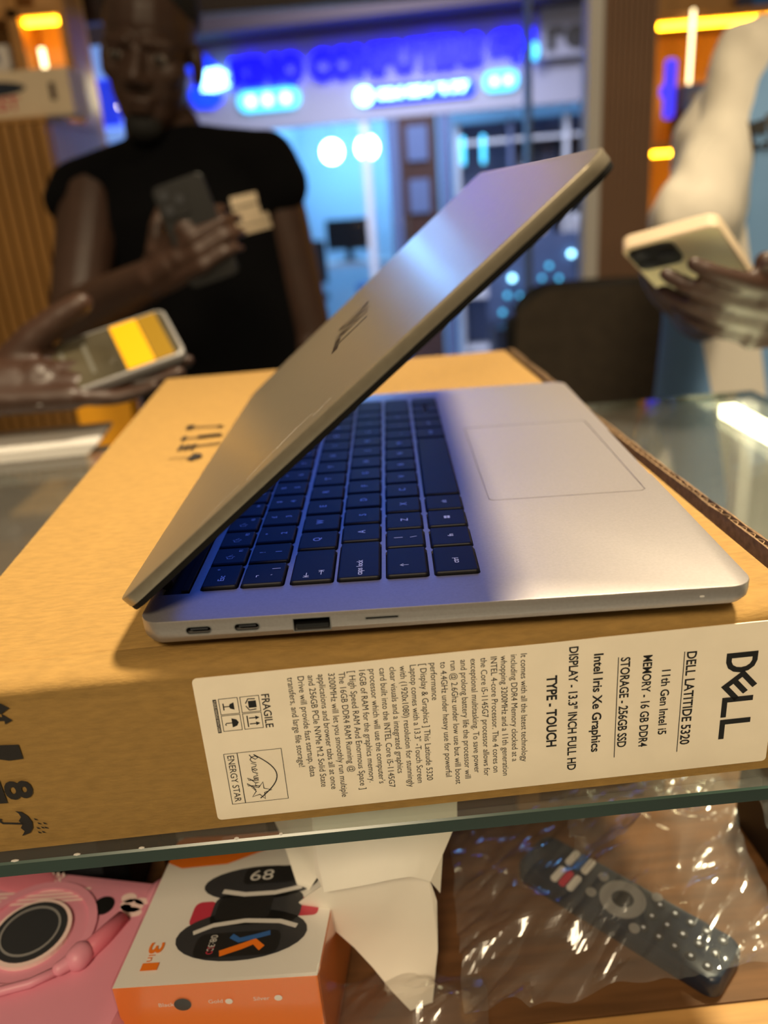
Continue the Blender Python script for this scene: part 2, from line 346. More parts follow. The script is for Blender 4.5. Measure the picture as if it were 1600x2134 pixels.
body = '''It comes with all the latest technology
including DDR4 Memory clocked at a
whopping 3200MHz and a 11th generation
INTEL 4-core Processor. The 4 cores on
the Core i5-1145G7 processor allows for
exceptional multitasking. To save power
and prolong battery life the processor will
run @ 2.6Ghz under low use but will boost
to 4.4GHz under heavy use for powerful
performance
[ Display & Graphics ] This Latitude 5320
Laptop comes with a 13.3" -Touch Screen
with (1920x1080) resolution for stunningly
clear visuals and a integrated graphics
card built into the INTEL Core i5-1145G7
processor which will use the computer's
16GB of RAM for the graphics memory.
[ High Speed RAM And Enormous Space ]
The 16GB DDR4 RAM Running @
3200MHz will let you smoothly run multiple
applications and browser tabs all at once
and 256GB PCIe NVMe M.2 Solid State
Drive will provide fast startup, data
transfers, and large file storage!'''.split('\n')
bsx = 45.8 / text_raw(body[0], 0.0)[2]
for i, s in enumerate(body): T(s, 112.2 - 3.495 * i, -21.6, sx=bsx, cap=2.25)
bm = B(); dell_logo(bm, lambda x, y: fl(185.6 + y * 1.02, -30.1 - x, 1)); tag(obj('brand_logo', bm, 'ink', lab), 'bold black logo lettering with a tilted E')
T('FRAGILE', 22.3, -27.2, length=13.8, cap=2.7, bold=.01)
bm = B(); I = lambda a, b: fl(a, b, 1)
for u0, z0 in ((7.7, -27.4), (15.0, -27.4), (7.7, -34.3), (15.0, -34.3)):
    stroke(bm, [(u0, z0), (u0 + 6.4, z0), (u0 + 6.4, z0 - 6.4), (u0, z0 - 6.4)], 0.3, I, True)
poly(bm, [(12.6, -29.2), (12.6, -32.2), (11.2, -31.6), (10.9, -30.7), (11.2, -29.8)], I); stroke(bm, [(11, -30.7), (9, -30.7)], .35, I); stroke(bm, [(9, -29.3), (9, -32.1)], .4, I)      # wine glass
poly(bm, [(11.0, -35.6), (12.6, -36.2), (13.3, -37.5), (12.6, -38.8), (11.0, -39.4)], I); stroke(bm, [(11.2, -37.5), (9, -37.5), (8.7, -38), (9, -38.4)], .35, I)                          # umbrella
poly(bm, [(17.5, -29.3), (20.2, -29.3), (20.2, -32.1), (17.5, -32.1)], I); stroke(bm, [(20.0, -28.6), (17.6, -28.4), (16.6, -30.2)], .4, I); stroke(bm, [(20.0, -32.8), (17.6, -33), (16.6, -31.2)], .4, I)  # hands
for z in (-36.3, -38.7):
    stroke(bm, [(17, z), (19.4, z)], .4, I); poly(bm, [(19.2, z + .8), (20.6, z), (19.2, z - .8)], I)
stroke(bm, [(16.4, -35.2), (16.4, -39.9)], .4, I)
poly(bm, [(5.7, -27.4), (6.9, -27.4), (6.9, -41.2), (5.7, -41.2)], I)
tag(obj('handling_symbols', bm, 'ink', lab), 'boxed glass, umbrella, hands and arrows symbols')
bm = B(); text(bm, 'PLEASE HANDLE WITH CARE', lambda x, y: fl(5.95 + y, -27.9 - x, 2), length=12.8, cap=0.75); obj('text_line', bm, 'label', lab)
bm = B(); stroke(bm, [(6.2, -50.3), (26.4, -50.3), (26.4, -72.5), (6.2, -72.5)], .3, I, True); stroke(bm, [(10.9, -50.3), (10.9, -72.5)], .3, I)
arc = [(18.5 + 6.8 * math.sin(t) * 1.0 - 1.0, -61.4 + 11 * math.cos(t)) for t in [PI * k / 18 for k in range(19)]]
stroke(bm, [(15.2 + 8.4 * math.sin(PI * k / 20) + 2.2 * math.cos(0) * 0, -50.6 - 21.6 * k / 20) for k in range(1, 20)], .4, I)
sc = Vector((17.0, -67.8)); st = []
for k in range(10):
    r = 4.0 if k % 2 == 0 else 1.6; t = PI / 2 + k * PI / 5; st.append((sc.x + r * math.sin(t), sc.y + r * math.cos(t)))
stroke(bm, st, .38, I, True)
tag(obj('energy_emblem', bm, 'ink', lab), 'framed emblem with an arc and a star')
T('ENERGY STAR', 7.3, -51.2, length=20.4, cap=2.4)
bm = B()
def script(u0, pts): stroke(bm, [(u0 + y, -51.6 - x) for x, y in pts], .32, I)
w = [(0, 0), (1.2, .6), (2.2, 1.9), (1.6, 2.8), (.8, 2.0), (1.1, .6), (2.2, 0), (3.2, .6), (3.6, 2), (3.8, .1), (4.6, 1.9), (5.3, 1.6), (5.5, .2), (6.3, .2), (7.2, 1.3), (6.8, 2), (6.1, 1.2), (6.6, .1), (7.7, .4), (8.4, 2), (8.6, 1.4), (9.3, 1.9), (9.6, .4), (10.2, .2), (11, 1.9), (10.3, 1.9), (10.3, .5), (11, .4), (11.4, 1.9), (11, -1.6), (10, -2), (10.8, -.8), (12.2, .4), (12.4, 1.9), (12.7, .5), (13.5, .5), (14, 1.9), (13.4, -2.2), (12.4, -2.4), (14, -.6), (15.6, .4)]
script(15.0, w); obj('script_word', bm, 'ink', lab)
# black symbols printed on the carton front and lid
bm = B(); P1 = lambda a, b: (a * MM, -0.0006, b * MM + BZ)
poly(bm, [(-66.5, -19.6), (-63.9, -20.0), (-61.2, -22.3), (-64.6, -24.4), (-66.5, -23.3)], P1)
poly(bm, [(-66, -25.2), (-64.4, -25.6), (-64.4, -24.2), (-61.4, -27.2), (-64.2, -28.6), (-64.0, -27.2), (-66, -27)], P1); obj('recycling_mark', bm, 'print', bx)
bm = B(); poly(bm, [(-78, -35.8), (-61.8, -37.2), (-61.6, -43.2), (-66.5, -43.4), (-70, -42.3), (-72, -40.5), (-78, -40)], P1); obj('fragile_mark', bm, 'print', bx)
bm = B(); poly(bm, [(-80, -49.5), (-71.7, -50.8), (-71.2, -61.2), (-80, -61)], P1); obj('stack_limit_mark', bm, 'print', bx)
bm = B(); text(bm, '8', lambda x, y: P1(-70.6 + y, -52.0 - x), length=8.2, cap=8.9, bold=.03); tag(obj('stack_number', bm, 'print', bx), 'large black printed figure eight')
bm = B(); poly(bm, [(-69.6, -65.0), (-67.6, -65.6), (-65.8, -67.8), (-64.9, -70.6), (-65.2, -73.2), (-66.6, -75.3), (-69.8, -76.4), (-68.4, -74.4), (-69.4, -72.8), (-68.4, -71.2), (-69.4, -69.6), (-68.2, -68), (-68.6, -66.4)], P1)
stroke(bm, [(-68, -71), (-75, -69.8), (-75.8, -68.8), (-75.2, -67.8)], .9, P1)
for a, b in ((-64, -69), (-63.2, -71), (-61.3, -71.2), (-64, -73), (-62.4, -73), (-61.2, -73.2), (-64, -75), (-62.6, -75)): poly(bm, [(a, b), (a + .9, b - .5), (a + 1.2, b - 1.2), (a + .3, b - .9)], P1)
tag(obj('umbrella_mark', bm, 'print', bx), 'black umbrella with raindrops symbol')
bm = B(); c, s_ = math.cos(-BT), math.sin(-BT)
def P2(a, b):
    a -= 17.39; b += 6.788; return ((a * c - b * s_) * MM, (a * s_ + b * c) * MM, ZT + BZ + 0.0009)
stroke(bm, [(-53, 297), (-27, 294.5)], 2.2, P2); poly(bm, [(-53, 292), (-48, 292), (-48, 302), (-53, 302)], P2); poly(bm, [(-31, 291), (-26, 294.5), (-31, 298)], P2)
stroke(bm, [(-48, 269), (-24, 272.5)], 2, P2); stroke(bm, [(-40, 271), (-24, 273)], 6, P2); poly(bm, [(-50, 265), (-47, 265), (-47, 274), (-50, 274)], P2)
stroke(bm, [(-45, 248), (-21, 253)], 2.5, P2)
for x in (-47, -43, -39): poly(bm, [(x, 243), (x + 2.5, 243), (x + 2.5, 254), (x, 254)], P2)
poly(bm, [(-36, 222), (-32, 220), (-27, 226), (-29, 232), (-34, 234)], P2); stroke(bm, [(-48, 226), (-36, 227)], 1, P2)
tag(obj('handling_marks', bm, 'print', bx), 'dark printed arrows and handling marks on the lid')

# ------------------------------------------------------------------ laptop
lp = thing('laptop', 'silver laptop half open on the cardboard carton', 'laptop', (0, 0, -0.0125), 0)
DZ = 0.0125
def lobj(name, bm, m, parent=lp, **k):
    if parent is lp: bmesh.ops.translate(bm, vec=(0, 0, DZ), verts=bm.verts)
    return obj(name, bm, m, parent, **k)
def cut(me, cutters):
    o = bpy.data.objects.new('cut_raw', me); COL.objects.link(o); cs = []
    for cb in cutters:
        bmesh.ops.recalc_face_normals(cb, faces=cb.faces)
        c = bpy.data.objects.new('c', me_of(cb, 'c')); COL.objects.link(c); cs.append(c)
        md = o.modifiers.new('b', 'BOOLEAN'); md.operation = 'DIFFERENCE'; md.object = c; md.solver = 'EXACT'
    dg = bpy.context.evaluated_depsgraph_get(); nm = bpy.data.meshes.new_from_object(o.evaluated_get(dg))
    for c in cs: bpy.data.objects.remove(c)
    bpy.data.objects.remove(o); return nm
LW, LD = 207.5, 305.7
def rr3(inset, z, r):
    return [(x * MM, y * MM, (z * (1 - 0.0009 * x) if z < -2 else z) * MM + DZ) for x, y in rrect(inset, LW - inset, inset, LD - inset, max(1, r - inset), 8)]
bm = B(); loft(bm, [rr3(9, -10.6, 9), rr3(4, -10.2, 9), rr3(1.6, -8.8, 8.5), (rr3(0.25, -6.4, 8)), rr3(0, -4.5, 8), rr3(0, -0.35, 8), rr3(0.12, -0.1, 8), rr3(0.4, 0, 8)])
bmesh.ops.recalc_face_normals(bm, faces=bm.faces)
def stadium(bm, x0, x1, zc, h, y0, y1, r=None):
    p = rrect(x0, x1, zc - h / 2, zc + h / 2, (r or h / 2 * .98), 6); loft(bm, [[(x * MM, y0 * MM, z * MM + DZ) for x, z in p], [(x * MM, y1 * MM, z * MM + DZ) for x, z in p]])
cuts = []
PORTS = [('usb_c_port', 16.1, 25.2, -2.6 - 1.3, 3.1, None), ('usb_c_port', 32.6, 41.6, -2.5 - 1.3, 3.1, None), ('usb_a_port', 52.6, 65.6, -4.25, 5.2, .6), ('card_slot', 77, 88.6, -3.4, 1.3, None)]
for n_, a, b, z, h, r in PORTS:
    cb = B(); stadium(cb, a, b, z, h, -2, 7, r); cuts.append(cb)
cb = B(); box(cb, 206.6 * MM, 209 * MM, 112 * MM, 186 * MM, -3.2 * MM + DZ, 1 * MM + DZ); cuts.append(cb)
base = cut(me_of(bm, 'base'), cuts); base.materials.clear()
base_o = obj('base_shell', base, 'alu', lp); md = base_o.modifiers.new('split', 'EDGE_SPLIT'); md.split_angle = 0.5
for p in base.polygons: p.use_smooth = True
for n_, a, b, z, h, r in PORTS:
    bm = B(); p = rrect(a, b, z - h / 2, z + h / 2, r or h / 2 * .98, 6); q = rrect(a + .35, b - .35, z - h / 2 + .35, z + h / 2 - .35, max(.15, (r or h / 2 * .98) - .35), 6)
    R0 = lambda P, y: [(x * MM, y * MM, zz * MM) for x, zz in P]
    loft(bm, [R0(p, 0.6), R0(p, -0.05), R0(q, -0.05), R0(q, 0.6)], cap=False); po = lobj(n_, bm, 'port_metal')
    bm = B(); q2 = rrect(a + .1, b - .1, z - h / 2 + .1, z + h / 2 - .1, max(.1, (r or h / 2 * .9) - .1), 6); poly(bm, [(x, zz) for x, zz in q2], lambda x, zz: (x * MM, 5.5 * MM, zz * MM + DZ)); obj('port_back', bm, 'well', po)
    if n_ == 'usb_a_port':
        bm = B(); box(bm, (a + 1) * MM, (b - 1) * MM, .8 * MM, 5 * MM, (z - 1.9) * MM + DZ, (z - .3) * MM + DZ); obj('port_tongue', bm, 'black', po)
    elif n_ == 'usb_c_port':
        bm = B(); box(bm, (a + 1.6) * MM, (b - 1.6) * MM, .8 * MM, 5 * MM, (z - .35) * MM + DZ, (z + .35) * MM + DZ); obj('port_tongue', bm, 'dgrey', po)
bm = B(); ell(bm, (189.5 * MM, -0.02 * MM, -3.2 * MM), (.9 * MM, .12 * MM, .4 * MM), u=10, v=6); lobj('scuff_mark', bm, 'white')
for x, y in ((22, 25), (22, 280), (180, 25), (180, 280)):
    bm = B(); prism(bm, [(px * MM, py * MM) for px, py in rrect(x - 6, x + 6, y - 10, y + 10, 5, 4)], -12.5 * MM, -9 * MM); lobj('rubber_foot', bm, 'black')
# hinge trough and barrel
bm = B(); box(bm, 2.6 * MM, 13.5 * MM, 20.1 * MM, 285.9 * MM, -2.5 * MM, -2.3 * MM); lobj('hinge_trough', bm, 'well')
bm = B(); tube(bm, [(4.6 * MM, 24 * MM, 2.6 * MM), (4.6 * MM, 282 * MM, 2.6 * MM)], 2.6 * MM, 14); lobj('hinge_barrel', bm, 'bezel', smooth='auto')
bm = B(); rbox(bm, 10.2 * MM, 13.0 * MM, 21.5 * MM, 284 * MM, -2.4 * MM, .6 * MM, .2 * MM, 1); lobj('vent_strip', bm, 'bezel')
# touchpad
bm = B(); p = rrect(129.9, 199.2, 91.3, 207.8, 3, 5); q = rrect(130.5, 198.6, 91.9, 207.2, 2.6, 5); bm.free()
bm = B(); prism(bm, [(x * MM, y * MM) for x, y in q], -.6 * MM, 0); lobj('touchpad', bm, 'alu')
# keys
def keymesh(w, h):
    """w along x (depth), h along y, rounded cap 1.3 mm high"""
    bm = B()
    rg = lambda i, z, r: [(x * MM, y * MM, z * MM) for x, y in rrect(-w / 2 + i, w / 2 - i, -h / 2 + i, h / 2 - i, r, 3)]
    loft(bm, [rg(0, -1.3, 1.0), rg(0, 0.75, 1.0), rg(.25, 1.15, .9), rg(.6, 1.3, .8)])
    bmesh.ops.recalc_face_normals(bm, faces=bm.faces); me = me_of(bm, 'key'); me.materials.append(X['key']); return me
km = {}; wells = B(); wcut = B()
def key(x0, x1, y0, y1, leg=()):
    w, h = round(x1 - x0, 2), round(y1 - y0, 2)
    if (w, h) not in km: km[(w, h)] = keymesh(w, h)
    o = bpy.data.objects.new('key', km[(w, h)]); COL.objects.link(o); o.parent = lp; cx, cy = (x0 + x1) / 2, (y0 + y1) / 2; o.location = (cx * MM, cy * MM, DZ + 0.0002)
    wr_ = rrect(x0 - .55, x1 + .55, y0 - .55, y1 + .55, 1.3, 2)
    poly(wells, wr_, lambda a, b: (a * MM, b * MM, -1.15 * MM)); prism(wcut, [(a * MM, b * MM) for a, b in wr_], -1.2 * MM + DZ, 1 * MM + DZ)
    if leg:
        bm = B()
        for l in leg:
            s, dx, dy, c = l[:4]           # dx: offset towards the user, dy: offset along the row
            f = lambda tx, ty: ((dx - ty + c / 2) * MM, (dy + tx) * MM, 1.34 * MM)
            if s == 'WIN':
                for a in (-1.25, .12):
                    for b in (-1.25, .12): poly(bm, [(a, b), (a + 1.13, b), (a + 1.13, b + 1.13), (a, b + 1.13)], lambda a, b: ((dx + a) * MM, (dy + b) * MM, 1.34 * MM))
            elif s == 'SPK':
                stroke(bm, [(0, -1), (.8, -1), (1.8, -1.8), (1.8, 1.8), (.8, 1), (0, 1), (0, -1)], .2, lambda a, b: ((dx + b) * MM, (dy - 1.2 + a) * MM, 1.34 * MM)); stroke(bm, [(2.4, -.7), (3.4, .7)], .2, lambda a, b: ((dx + b) * MM, (dy - 1.2 + a) * MM, 1.34 * MM))
            elif s in ('UP', 'LEFT', 'TABL', 'TABR'):
                a = 3.2; g = lambda p, q: ((dx + p) * MM, (dy + q) * MM, 1.34 * MM)
                if s == 'UP': stroke(bm, [(1.6, 0), (-1.6, 0)], .3, g); stroke(bm, [(-.3, -1), (-1.6, 0), (-.3, 1)], .3, g)
                elif s == 'TABR': stroke(bm, [(0, -1.6), (0, 1.5)], .28, g); stroke(bm, [(-.9, .6), (0, 1.6), (.9, .6)], .28, g); stroke(bm, [(-1.1, 1.9), (1.1, 1.9)], .28, g)
                else: stroke(bm, [(0, 1.6), (0, -1.5)], .28, g); stroke(bm, [(-.9, -.6), (0, -1.6), (.9, -.6)], .28, g); stroke(bm, [(-1.1, -1.9), (1.1, -1.9)], .28, g) if s == 'TABL' else None
            else: text(bm, s, f, cap=c, center=True, bold=.01)
        lo = obj('legend', bm, 'legend', o)
    return o
RF, RN, RQ, RA, RZ, RC = (17.5, 30.4), (32.1, 47.2), (50.1, 65.2), (67.2, 82.4), (85.0, 99.8), (102.5, 118.0)
key(*RF, 21.6, 38.6, [('Esc', 0, -2.5, 2.3), ('o', -2.5, 5, 1.4)])
for i in range(15):
    y = 40.6 + 16.1 * i; lg = [('F%d' % (i + 1), 3.4, 3.8, 1.5)] if i < 12 else []
    if i in (0, 1, 2): lg.append(('SPK', 0, -2.0, 1))
    key(*RF, y, y + 14.2, lg)
P = 18.25; KW = 16.1
key(*RN, 21.6, 38.3, [('\u00ac', -2.6, -2.5, 2.2), ('`', 3.6, -2, 2.4), ('|', 3.6, 3.2, 2.4)])
for i, (a, b) in enumerate(zip('!"\u00a3$%^&*()_+', '1234567890-=')): key(*RN, 40.4 + P * i, 40.4 + P * i + KW, [(a, -3.4, 0, 2.3), (b, 3.0, 0, 2.5)])
key(*RN, 40.4 + P * 12, 280)
key(*RQ, 21.6, 47.6, [('TABL', -2.2, -8.5, 1), ('TABR', 3.2, -7.5, 1)])
for i, a in enumerate('QWERTYUIOP[]'): key(*RQ, 49.8 + P * i, 49.8 + P * i + KW, [(a, -0.8, 0, 3.0)])
key(*RQ, 49.8 + P * 12, 280)
key(*RA, 21.6, 52.4, [('caps lock', 0, -7.5, 2.3)])
for i, a in enumerate("ASDFGHJKL;'"): key(*RA, 54.6 + P * i, 54.6 + P * i + KW, [(a, 0, 0, 3.0)])
key(*RA, 54.6 + P * 11, 280)
key(*RZ, 21.6, 44.6, [('UP', -1, -4, 1)])
key(*RZ, 46.2, 62.4, [('|', -3.2, 0, 2.6), ('\\', 3.2, 0, 2.6)])
for i, a in enumerate('ZXCVBNM,./'): key(*RZ, 64.4 + P * i, 64.4 + P * i + KW, [(a, 0, 0, 3.0)])
key(*RZ, 64.4 + P * 10, 280)
key(*RC, 21.6, 42.9, [('ctrl', 0, -2, 2.3)]); key(*RC, 45.0, 62.0, [('fn', 0, 0, 2.2)]); key(*RC, 64.2, 80.6, [('WIN', 0, 0, 1)]); key(*RC, 82.6, 98.6, [('alt', 0, 0, 2.2)])
key(*RC, 101.0, 188.4); key(*RC, 190.6, 208.4, [('alt gr', 0, 0, 2)]); key(*RC, 210.4, 226.4, [('ctrl', 0, 0, 2)]); key(*RC, 228.4, 243.6)
key(102.5, 109.6, 245.6, 261.8); key(110.9, 118.0, 245.6, 261.8); key(*RC, 263.8, 280)
tag(lobj('keyboard_tray', wells, 'well'), 'black keyboard base at the bottom of the key openings')
# cut the key openings, the touchpad seat and the hinge trough into the deck
pc = B(); prism(pc, [(x * MM, y * MM) for x, y in rrect(129.95, 199.15, 91.35, 207.75, 3, 5)], -.6 * MM + DZ, 1 * MM + DZ)
hc = B(); box(hc, 2.5 * MM, 13.6 * MM, 20 * MM, 286 * MM, -2.5 * MM + DZ, 1 * MM + DZ)
base_o.data = cut(base_o.data, [wcut, pc, hc]); base_o.data.materials.clear(); base_o.data.materials.append(X['alu'])
for p in base_o.data.polygons: p.use_smooth = True
# lid: local frame, s along the lid from the hinge, n outwards
LA = math.radians(39.0); sd = Vector((math.cos(LA), 0, math.sin(LA))); nd = Vector((-math.sin(LA), 0, math.cos(LA))); L0 = Vector((-5.8, 0, 6.7))
def LM(s, y, n): q = L0 + sd * s + nd * n; return (q.x * MM, y * MM, q.z * MM)
LL = 205.6
def lr(i, n, r=9, ih=None):
    return [LM(s, y, n) for s, y in rrect(i, LL - i, i, LD - i, max(1.2, r - i), 8)]
bm = B(); loft(bm, [lr(.3, -4.1), lr(.05, -3.95), lr(0, -3.8), lr(0, -.4), lr(.12, -.12), lr(.4, 0), lr(3, .02)]); lid = lobj('lid_shell', bm, 'alu_lid', smooth='auto')
tag(lid, 'silver metal lid with fine scratches')
def lidsub(name, bm, m, **k):
    bmesh.ops.translate(bm, vec=(0, 0, DZ), verts=bm.verts); return obj(name, bm, m, lid, **k)
bm = B(); loft(bm, [lr(1.2, -6.2), lr(.5, -6.05), lr(.25, -5.6), lr(.25, -4.05)]); lidsub('screen_bezel', bm, 'bezel', smooth='auto')
bm = B(); poly(bm, [(14, 8), (196, 8), (196, LD - 8), (14, LD - 8)], lambda s, y: LM(s, y, -6.26)); tag(lidsub('screen_panel', bm, 'screen'), 'lit display glowing blue')
bm = B(); dell_logo(bm, lambda x, y: LM(91.5 + y, 186 - x, .05), 1.9); tag(lidsub('lid_logo', bm, 'logo'), 'small dark logo letters on the lid')
bm = B()
for s, y, ds, dy in ((62, 8, 22, 9), (75, 13, 16, 4), (40, 6, 18, 5), (92, 10, 8, 3)):
    stroke(bm, [(s, y), (s + ds * .5, y + dy * .6), (s + ds, y + dy)], .22, lambda a, b: LM(a, b, .03))
tag(lidsub('scratches', bm, 'white'), 'pale fine scratches')

# ------------------------------------------------------------------ things on the shelf under the glass
SZ = -0.2297         # shelf top
# pink tablet case
tb = thing('tablet_case', 'pink silicone tablet case with round stand lying under the glass', 'tablet case', (-0.0870, 0.0290, SZ), math.radians(-11))
def tobj(name, bm, m, p=tb, **k): return obj(name, bm, m, p, **k)
TM = Matrix.Translation((0, 0, 0.030)) 
bm = B(); ow, od = 0.098, 0.052
o1 = rrect(-ow, 0.050, -0.075, 0.046, 0.010, 5)
loft(bm, [[(x, y, 0.004) for x, y in rrect(-ow, .050, -.075, .046, .01, 5)], [(x, y, 0.040) for x, y in rrect(-ow - .001, .0515, -.0765, .0475, .011, 5)], [(x, y, 0.045) for x, y in rrect(-ow + .001, .049, -.074, .045, .01, 5)], [(x, y, 0.0465) for x, y in rrect(-ow + .006, .044, -.069, .040, .008, 5)]])
tobj('case_body', bm, 'pink', smooth='auto')
for x, y in ((0.044, 0.040), (0.044, -0.069)):
    bm = B(); ell(bm, (x, y, .040), (.013, .013, .011)); tobj('corner_bumper', bm, 'pink', smooth=True)
def ringz(bm, c, r0, r1, z0, z1, n=36, ky=1):
    loft(bm, [[(c[0] + r * math.cos(2 * PI * k / n), c[1] + ky * r * math.sin(2 * PI * k / n), z) for k in range(n)] for r, z in ((r0, z0), (r0, z1), (r1, z1), (r1, z0))], cap=False)
tc_ = (-0.010, 0.008)
bm = B(); ringz(bm, tc_, .030, .026, .046, .0482); tobj('stand_ring', bm, 'pink', smooth='auto')
bm = B(); prism(bm, circ(tc_, .0185, 36), .046, .0488); tobj('lens_base', bm, 'pink_white')
bm = B(); prism(bm, circ(tc_, .0165, 36), .0488, .0494); dk = tobj('lens_disc', bm, 'dgrey')
bm = B(); ringz(bm, tc_, .0138, .0128, .0494, .0498); obj('lens_ring', bm, 'grey', dk)
bm = B(); prism(bm, circ((.016, .028), .0052, 20), .046, .0472); cc = tobj('camera_hole', bm, 'black'); 
bm = B(); tube(bm, [(.030, .022, .048), (.0265, .010, .049), (.022, -.002, .0495)], [.0035, .0042, .0042], 10); tobj('stylus_holder', bm, 'pink2', smooth=True)
bm = B(); capsule(bm, (.020, -.004, .0505), (.016, -.009, .0505), .0036, .003); capsule(bm, (.022, -.001, .0505), (.0215, -.003, .0505), .0055, .0055); tobj('strap_clip', bm, 'pink', smooth=True)
bm = B(); tube(bm, [(.016, -.009, .0500), (.006, -.017, .0495), (-.010, -.024, .0490), (-.03, -.029, .0490), (-.06, -.032, .0490)], .0021, 8); tobj('strap_cord', bm, 'pink', smooth=True)
bm = B(); f = lambda x, y: (x, y, .0467)
for (x, y, rx, ry) in ((.030, .030, .006, .004), (.0265, .034, .004, .003), (.034, .033, .004, .002), (.032, .0265, .005, .0028), (.038, .037, .0022, .0013), (.041, .0345, .0016, .001), (.0275, .0285, .003, .002)): poly(bm, circ((x, y), rx, 12, ry), f)
tobj('bear_print', bm, 'pink_white')
bm = B()
for k in range(4): stroke(bm, [(-.06, .026 + k * .0025 - .010), (.004, .0365 + k * .0022 - .006)], .0012, f)
for k in range(3): stroke(bm, [(-.022 + .003 * k + .002 * (j % 2), .037 + .0018 * j) for j in range(5)], .0012, f)
tobj('stripe_print', bm, 'pink_white')
bm = B(); ell(bm, (-.034, .038, .046), (.018, .009, .0022)); tobj('oval_badge', bm, 'pink2', smooth=True)
bm = B(); rbox(bm, .049, .0525, -.012, .006, .022, .034, .0015); tobj('button_cutout', bm, 'pink2')
# watch box
wb = thing('smartwatch_box', 'shrink wrapped white and orange smartwatch box beside the pink tablet case', 'box', (-0.0415, -0.0015, SZ), math.radians(0.8))
HB = 0.060; WX, WY = 0.0855, 0.0820
bm = B(); box(bm, 0, WX, 0, WY, 0, HB)
# skew the plan a little as the box is turned
for v in bm.verts: v.co.x += .12 * v.co.y
bmesh.ops.recalc_face_normals(bm, faces=bm.faces)
for f_ in bm.faces: f_.material_index = 0 if f_.normal.z > .5 else 1
obj('carton', bm, ['paper', 'orange'], wb, recalc=False)
def wp(name, m, fn):
    bm = B(); fn(bm); return obj(name, bm, m, wb)
ft = lambda x, y: ((x + .12 * y) * MM, y * MM, HB + .0002); ft2 = lambda x, y: ((x + .12 * y) * MM, y * MM, HB + .0004); ft3 = lambda x, y: ((x + .12 * y) * MM, y * MM, HB + .0006); ft4 = lambda x, y: ((x + .12 * y) * MM, y * MM, HB + .0008)
wp('orange_corner_print', 'orange', lambda b: poly(b, [(3, 82), (52, 82), (48, 71), (30, 63), (8, 62), (0, 66), (0, 80)], ft))
wp('strap_print', 'red', lambda b: (poly(b, rrect(22, 32, 28, 41, 3, 3), ft), poly(b, rrect(70, 80, 30, 40, 2, 3), ft)))
wp('watch_print', 'dgrey', lambda b: (poly(b, circ((48, 22), 29, 28, 13), ft2), poly(b, circ((50, 50), 27, 28, 10), ft2), poly(b, rrect(31, 72, 27, 44, 5, 4), ft2)))
wp('watch_band_print', 'white', lambda b: (stroke(b, [(26, 24), (34, 27.5), (48, 29), (64, 27.5), (72, 24.5)], 2.2, ft3), stroke(b, [(33, 46), (44, 43.5), (58, 43.5), (70, 46)], 2.4, ft3)))
wp('watch_face_print', 'black', lambda b: (poly(b, rrect(29, 66, 11, 23, 4, 4), ft4), poly(b, rrect(41, 66, 49, 59, 3, 4), ft4), poly(b, rrect(33, 58, 30, 42, 2, 3), ft3)))
ft5 = lambda x, y: ((x + .12 * y) * MM, y * MM, HB + .0010)
wp('watch_face_swirl', 'orange', lambda b: stroke(b, [(41, 12.5), (50, 15.5), (55, 17.5), (59, 14)], 3, ft5))
wp('watch_face_swirl', 'blue', lambda b: stroke(b, [(44, 21), (48, 18.6), (55, 20), (61, 21.5)], 2.4, ft5))
wp('watch_digits', 'white', lambda b: (text(b, '08:30', lambda x, y: ft5(39.5 - y, 12.5 + x) if 0 else ft5(35 + y, 22 - x), length=8, cap=3), text(b, '68', lambda x, y: ft5(44 + x, 51 + y), length=11, cap=6)))
wp('red_digits', 'red', lambda b: text(b, '30', lambda x, y: ft5(35 + y, 16.5 - x), length=4, cap=3))
wp('offer_print', 'orange', lambda b: (text(b, '3', lambda x, y: ft3(9 + y, 20.5 - x), cap=6, length=5.5, bold=.02), text(b, 'in', lambda x, y: ft3(10 + y, 14.5 - x), cap=3, length=3.4), text(b, '1', lambda x, y: ft3(9 + y, 10.5 - x), cap=7, length=3.6, bold=.02)))
ff = lambda x, z: (x * MM, -.0003, HB + z * MM); ff2 = lambda x, z: (x * MM, -.0005, HB + z * MM)
wp('colour_names', 'paper', lambda b: (text(b, 'Black', lambda x, y: ff(17.5 + x, -12.2 + y), cap=2.2), text(b, 'Gold', lambda x, y: ff(38.5 + x, -12.0 + y), cap=2.2), text(b, 'Silver', lambda x, y: ff(57.5 + x, -12.0 + y), cap=2.2)))
wp('black_dot', 'black', lambda b: poly(b, circ((27.6, -11.4), 3.6, 24), ff2)); wp('white_dot', 'paper', lambda b: poly(b, circ((47.2, -11.2), 1.6, 18), ff2)); wp('white_dot', 'paper', lambda b: poly(b, circ((68, -11.0), 1.7, 18), ff2))
bm = B(); q = .0008
rbox(bm, -q, WX + q, -q, WY + q, 0, HB + .0016, .0012, 1)
for v in bm.verts: v.co.x += .12 * v.co.y
tag(obj('shrink_wrap', bm, 'shrink', wb), 'clear shrink wrap film')

def crumple(name, pts_fn, nu, nv, m, amp=0.006, seed=0, thick=False):
    bm = B(); g = []
    for i in range(nu + 1):
        row = []
        for j in range(nv + 1):
            p = Vector(pts_fn(i / nu, j / nv)); q = Vector((p.x * 16 + p.y * 14, p.y * 38 - p.x * 30, p.z * 10)) + Vector((seed, seed * 2, 0)); e = amp * (noise.noise(q) + .7 * abs(noise.noise(q * 2.1 + Vector((3, 1, 0))))); row.append(bm.verts.new(p + Vector((.3 * e, .2 * e, e))))
        g.append(row)
    for i in range(nu):
        for j in range(nv): bm.faces.new((g[i][j], g[i + 1][j], g[i + 1][j + 1], g[i][j + 1]))
    return bm
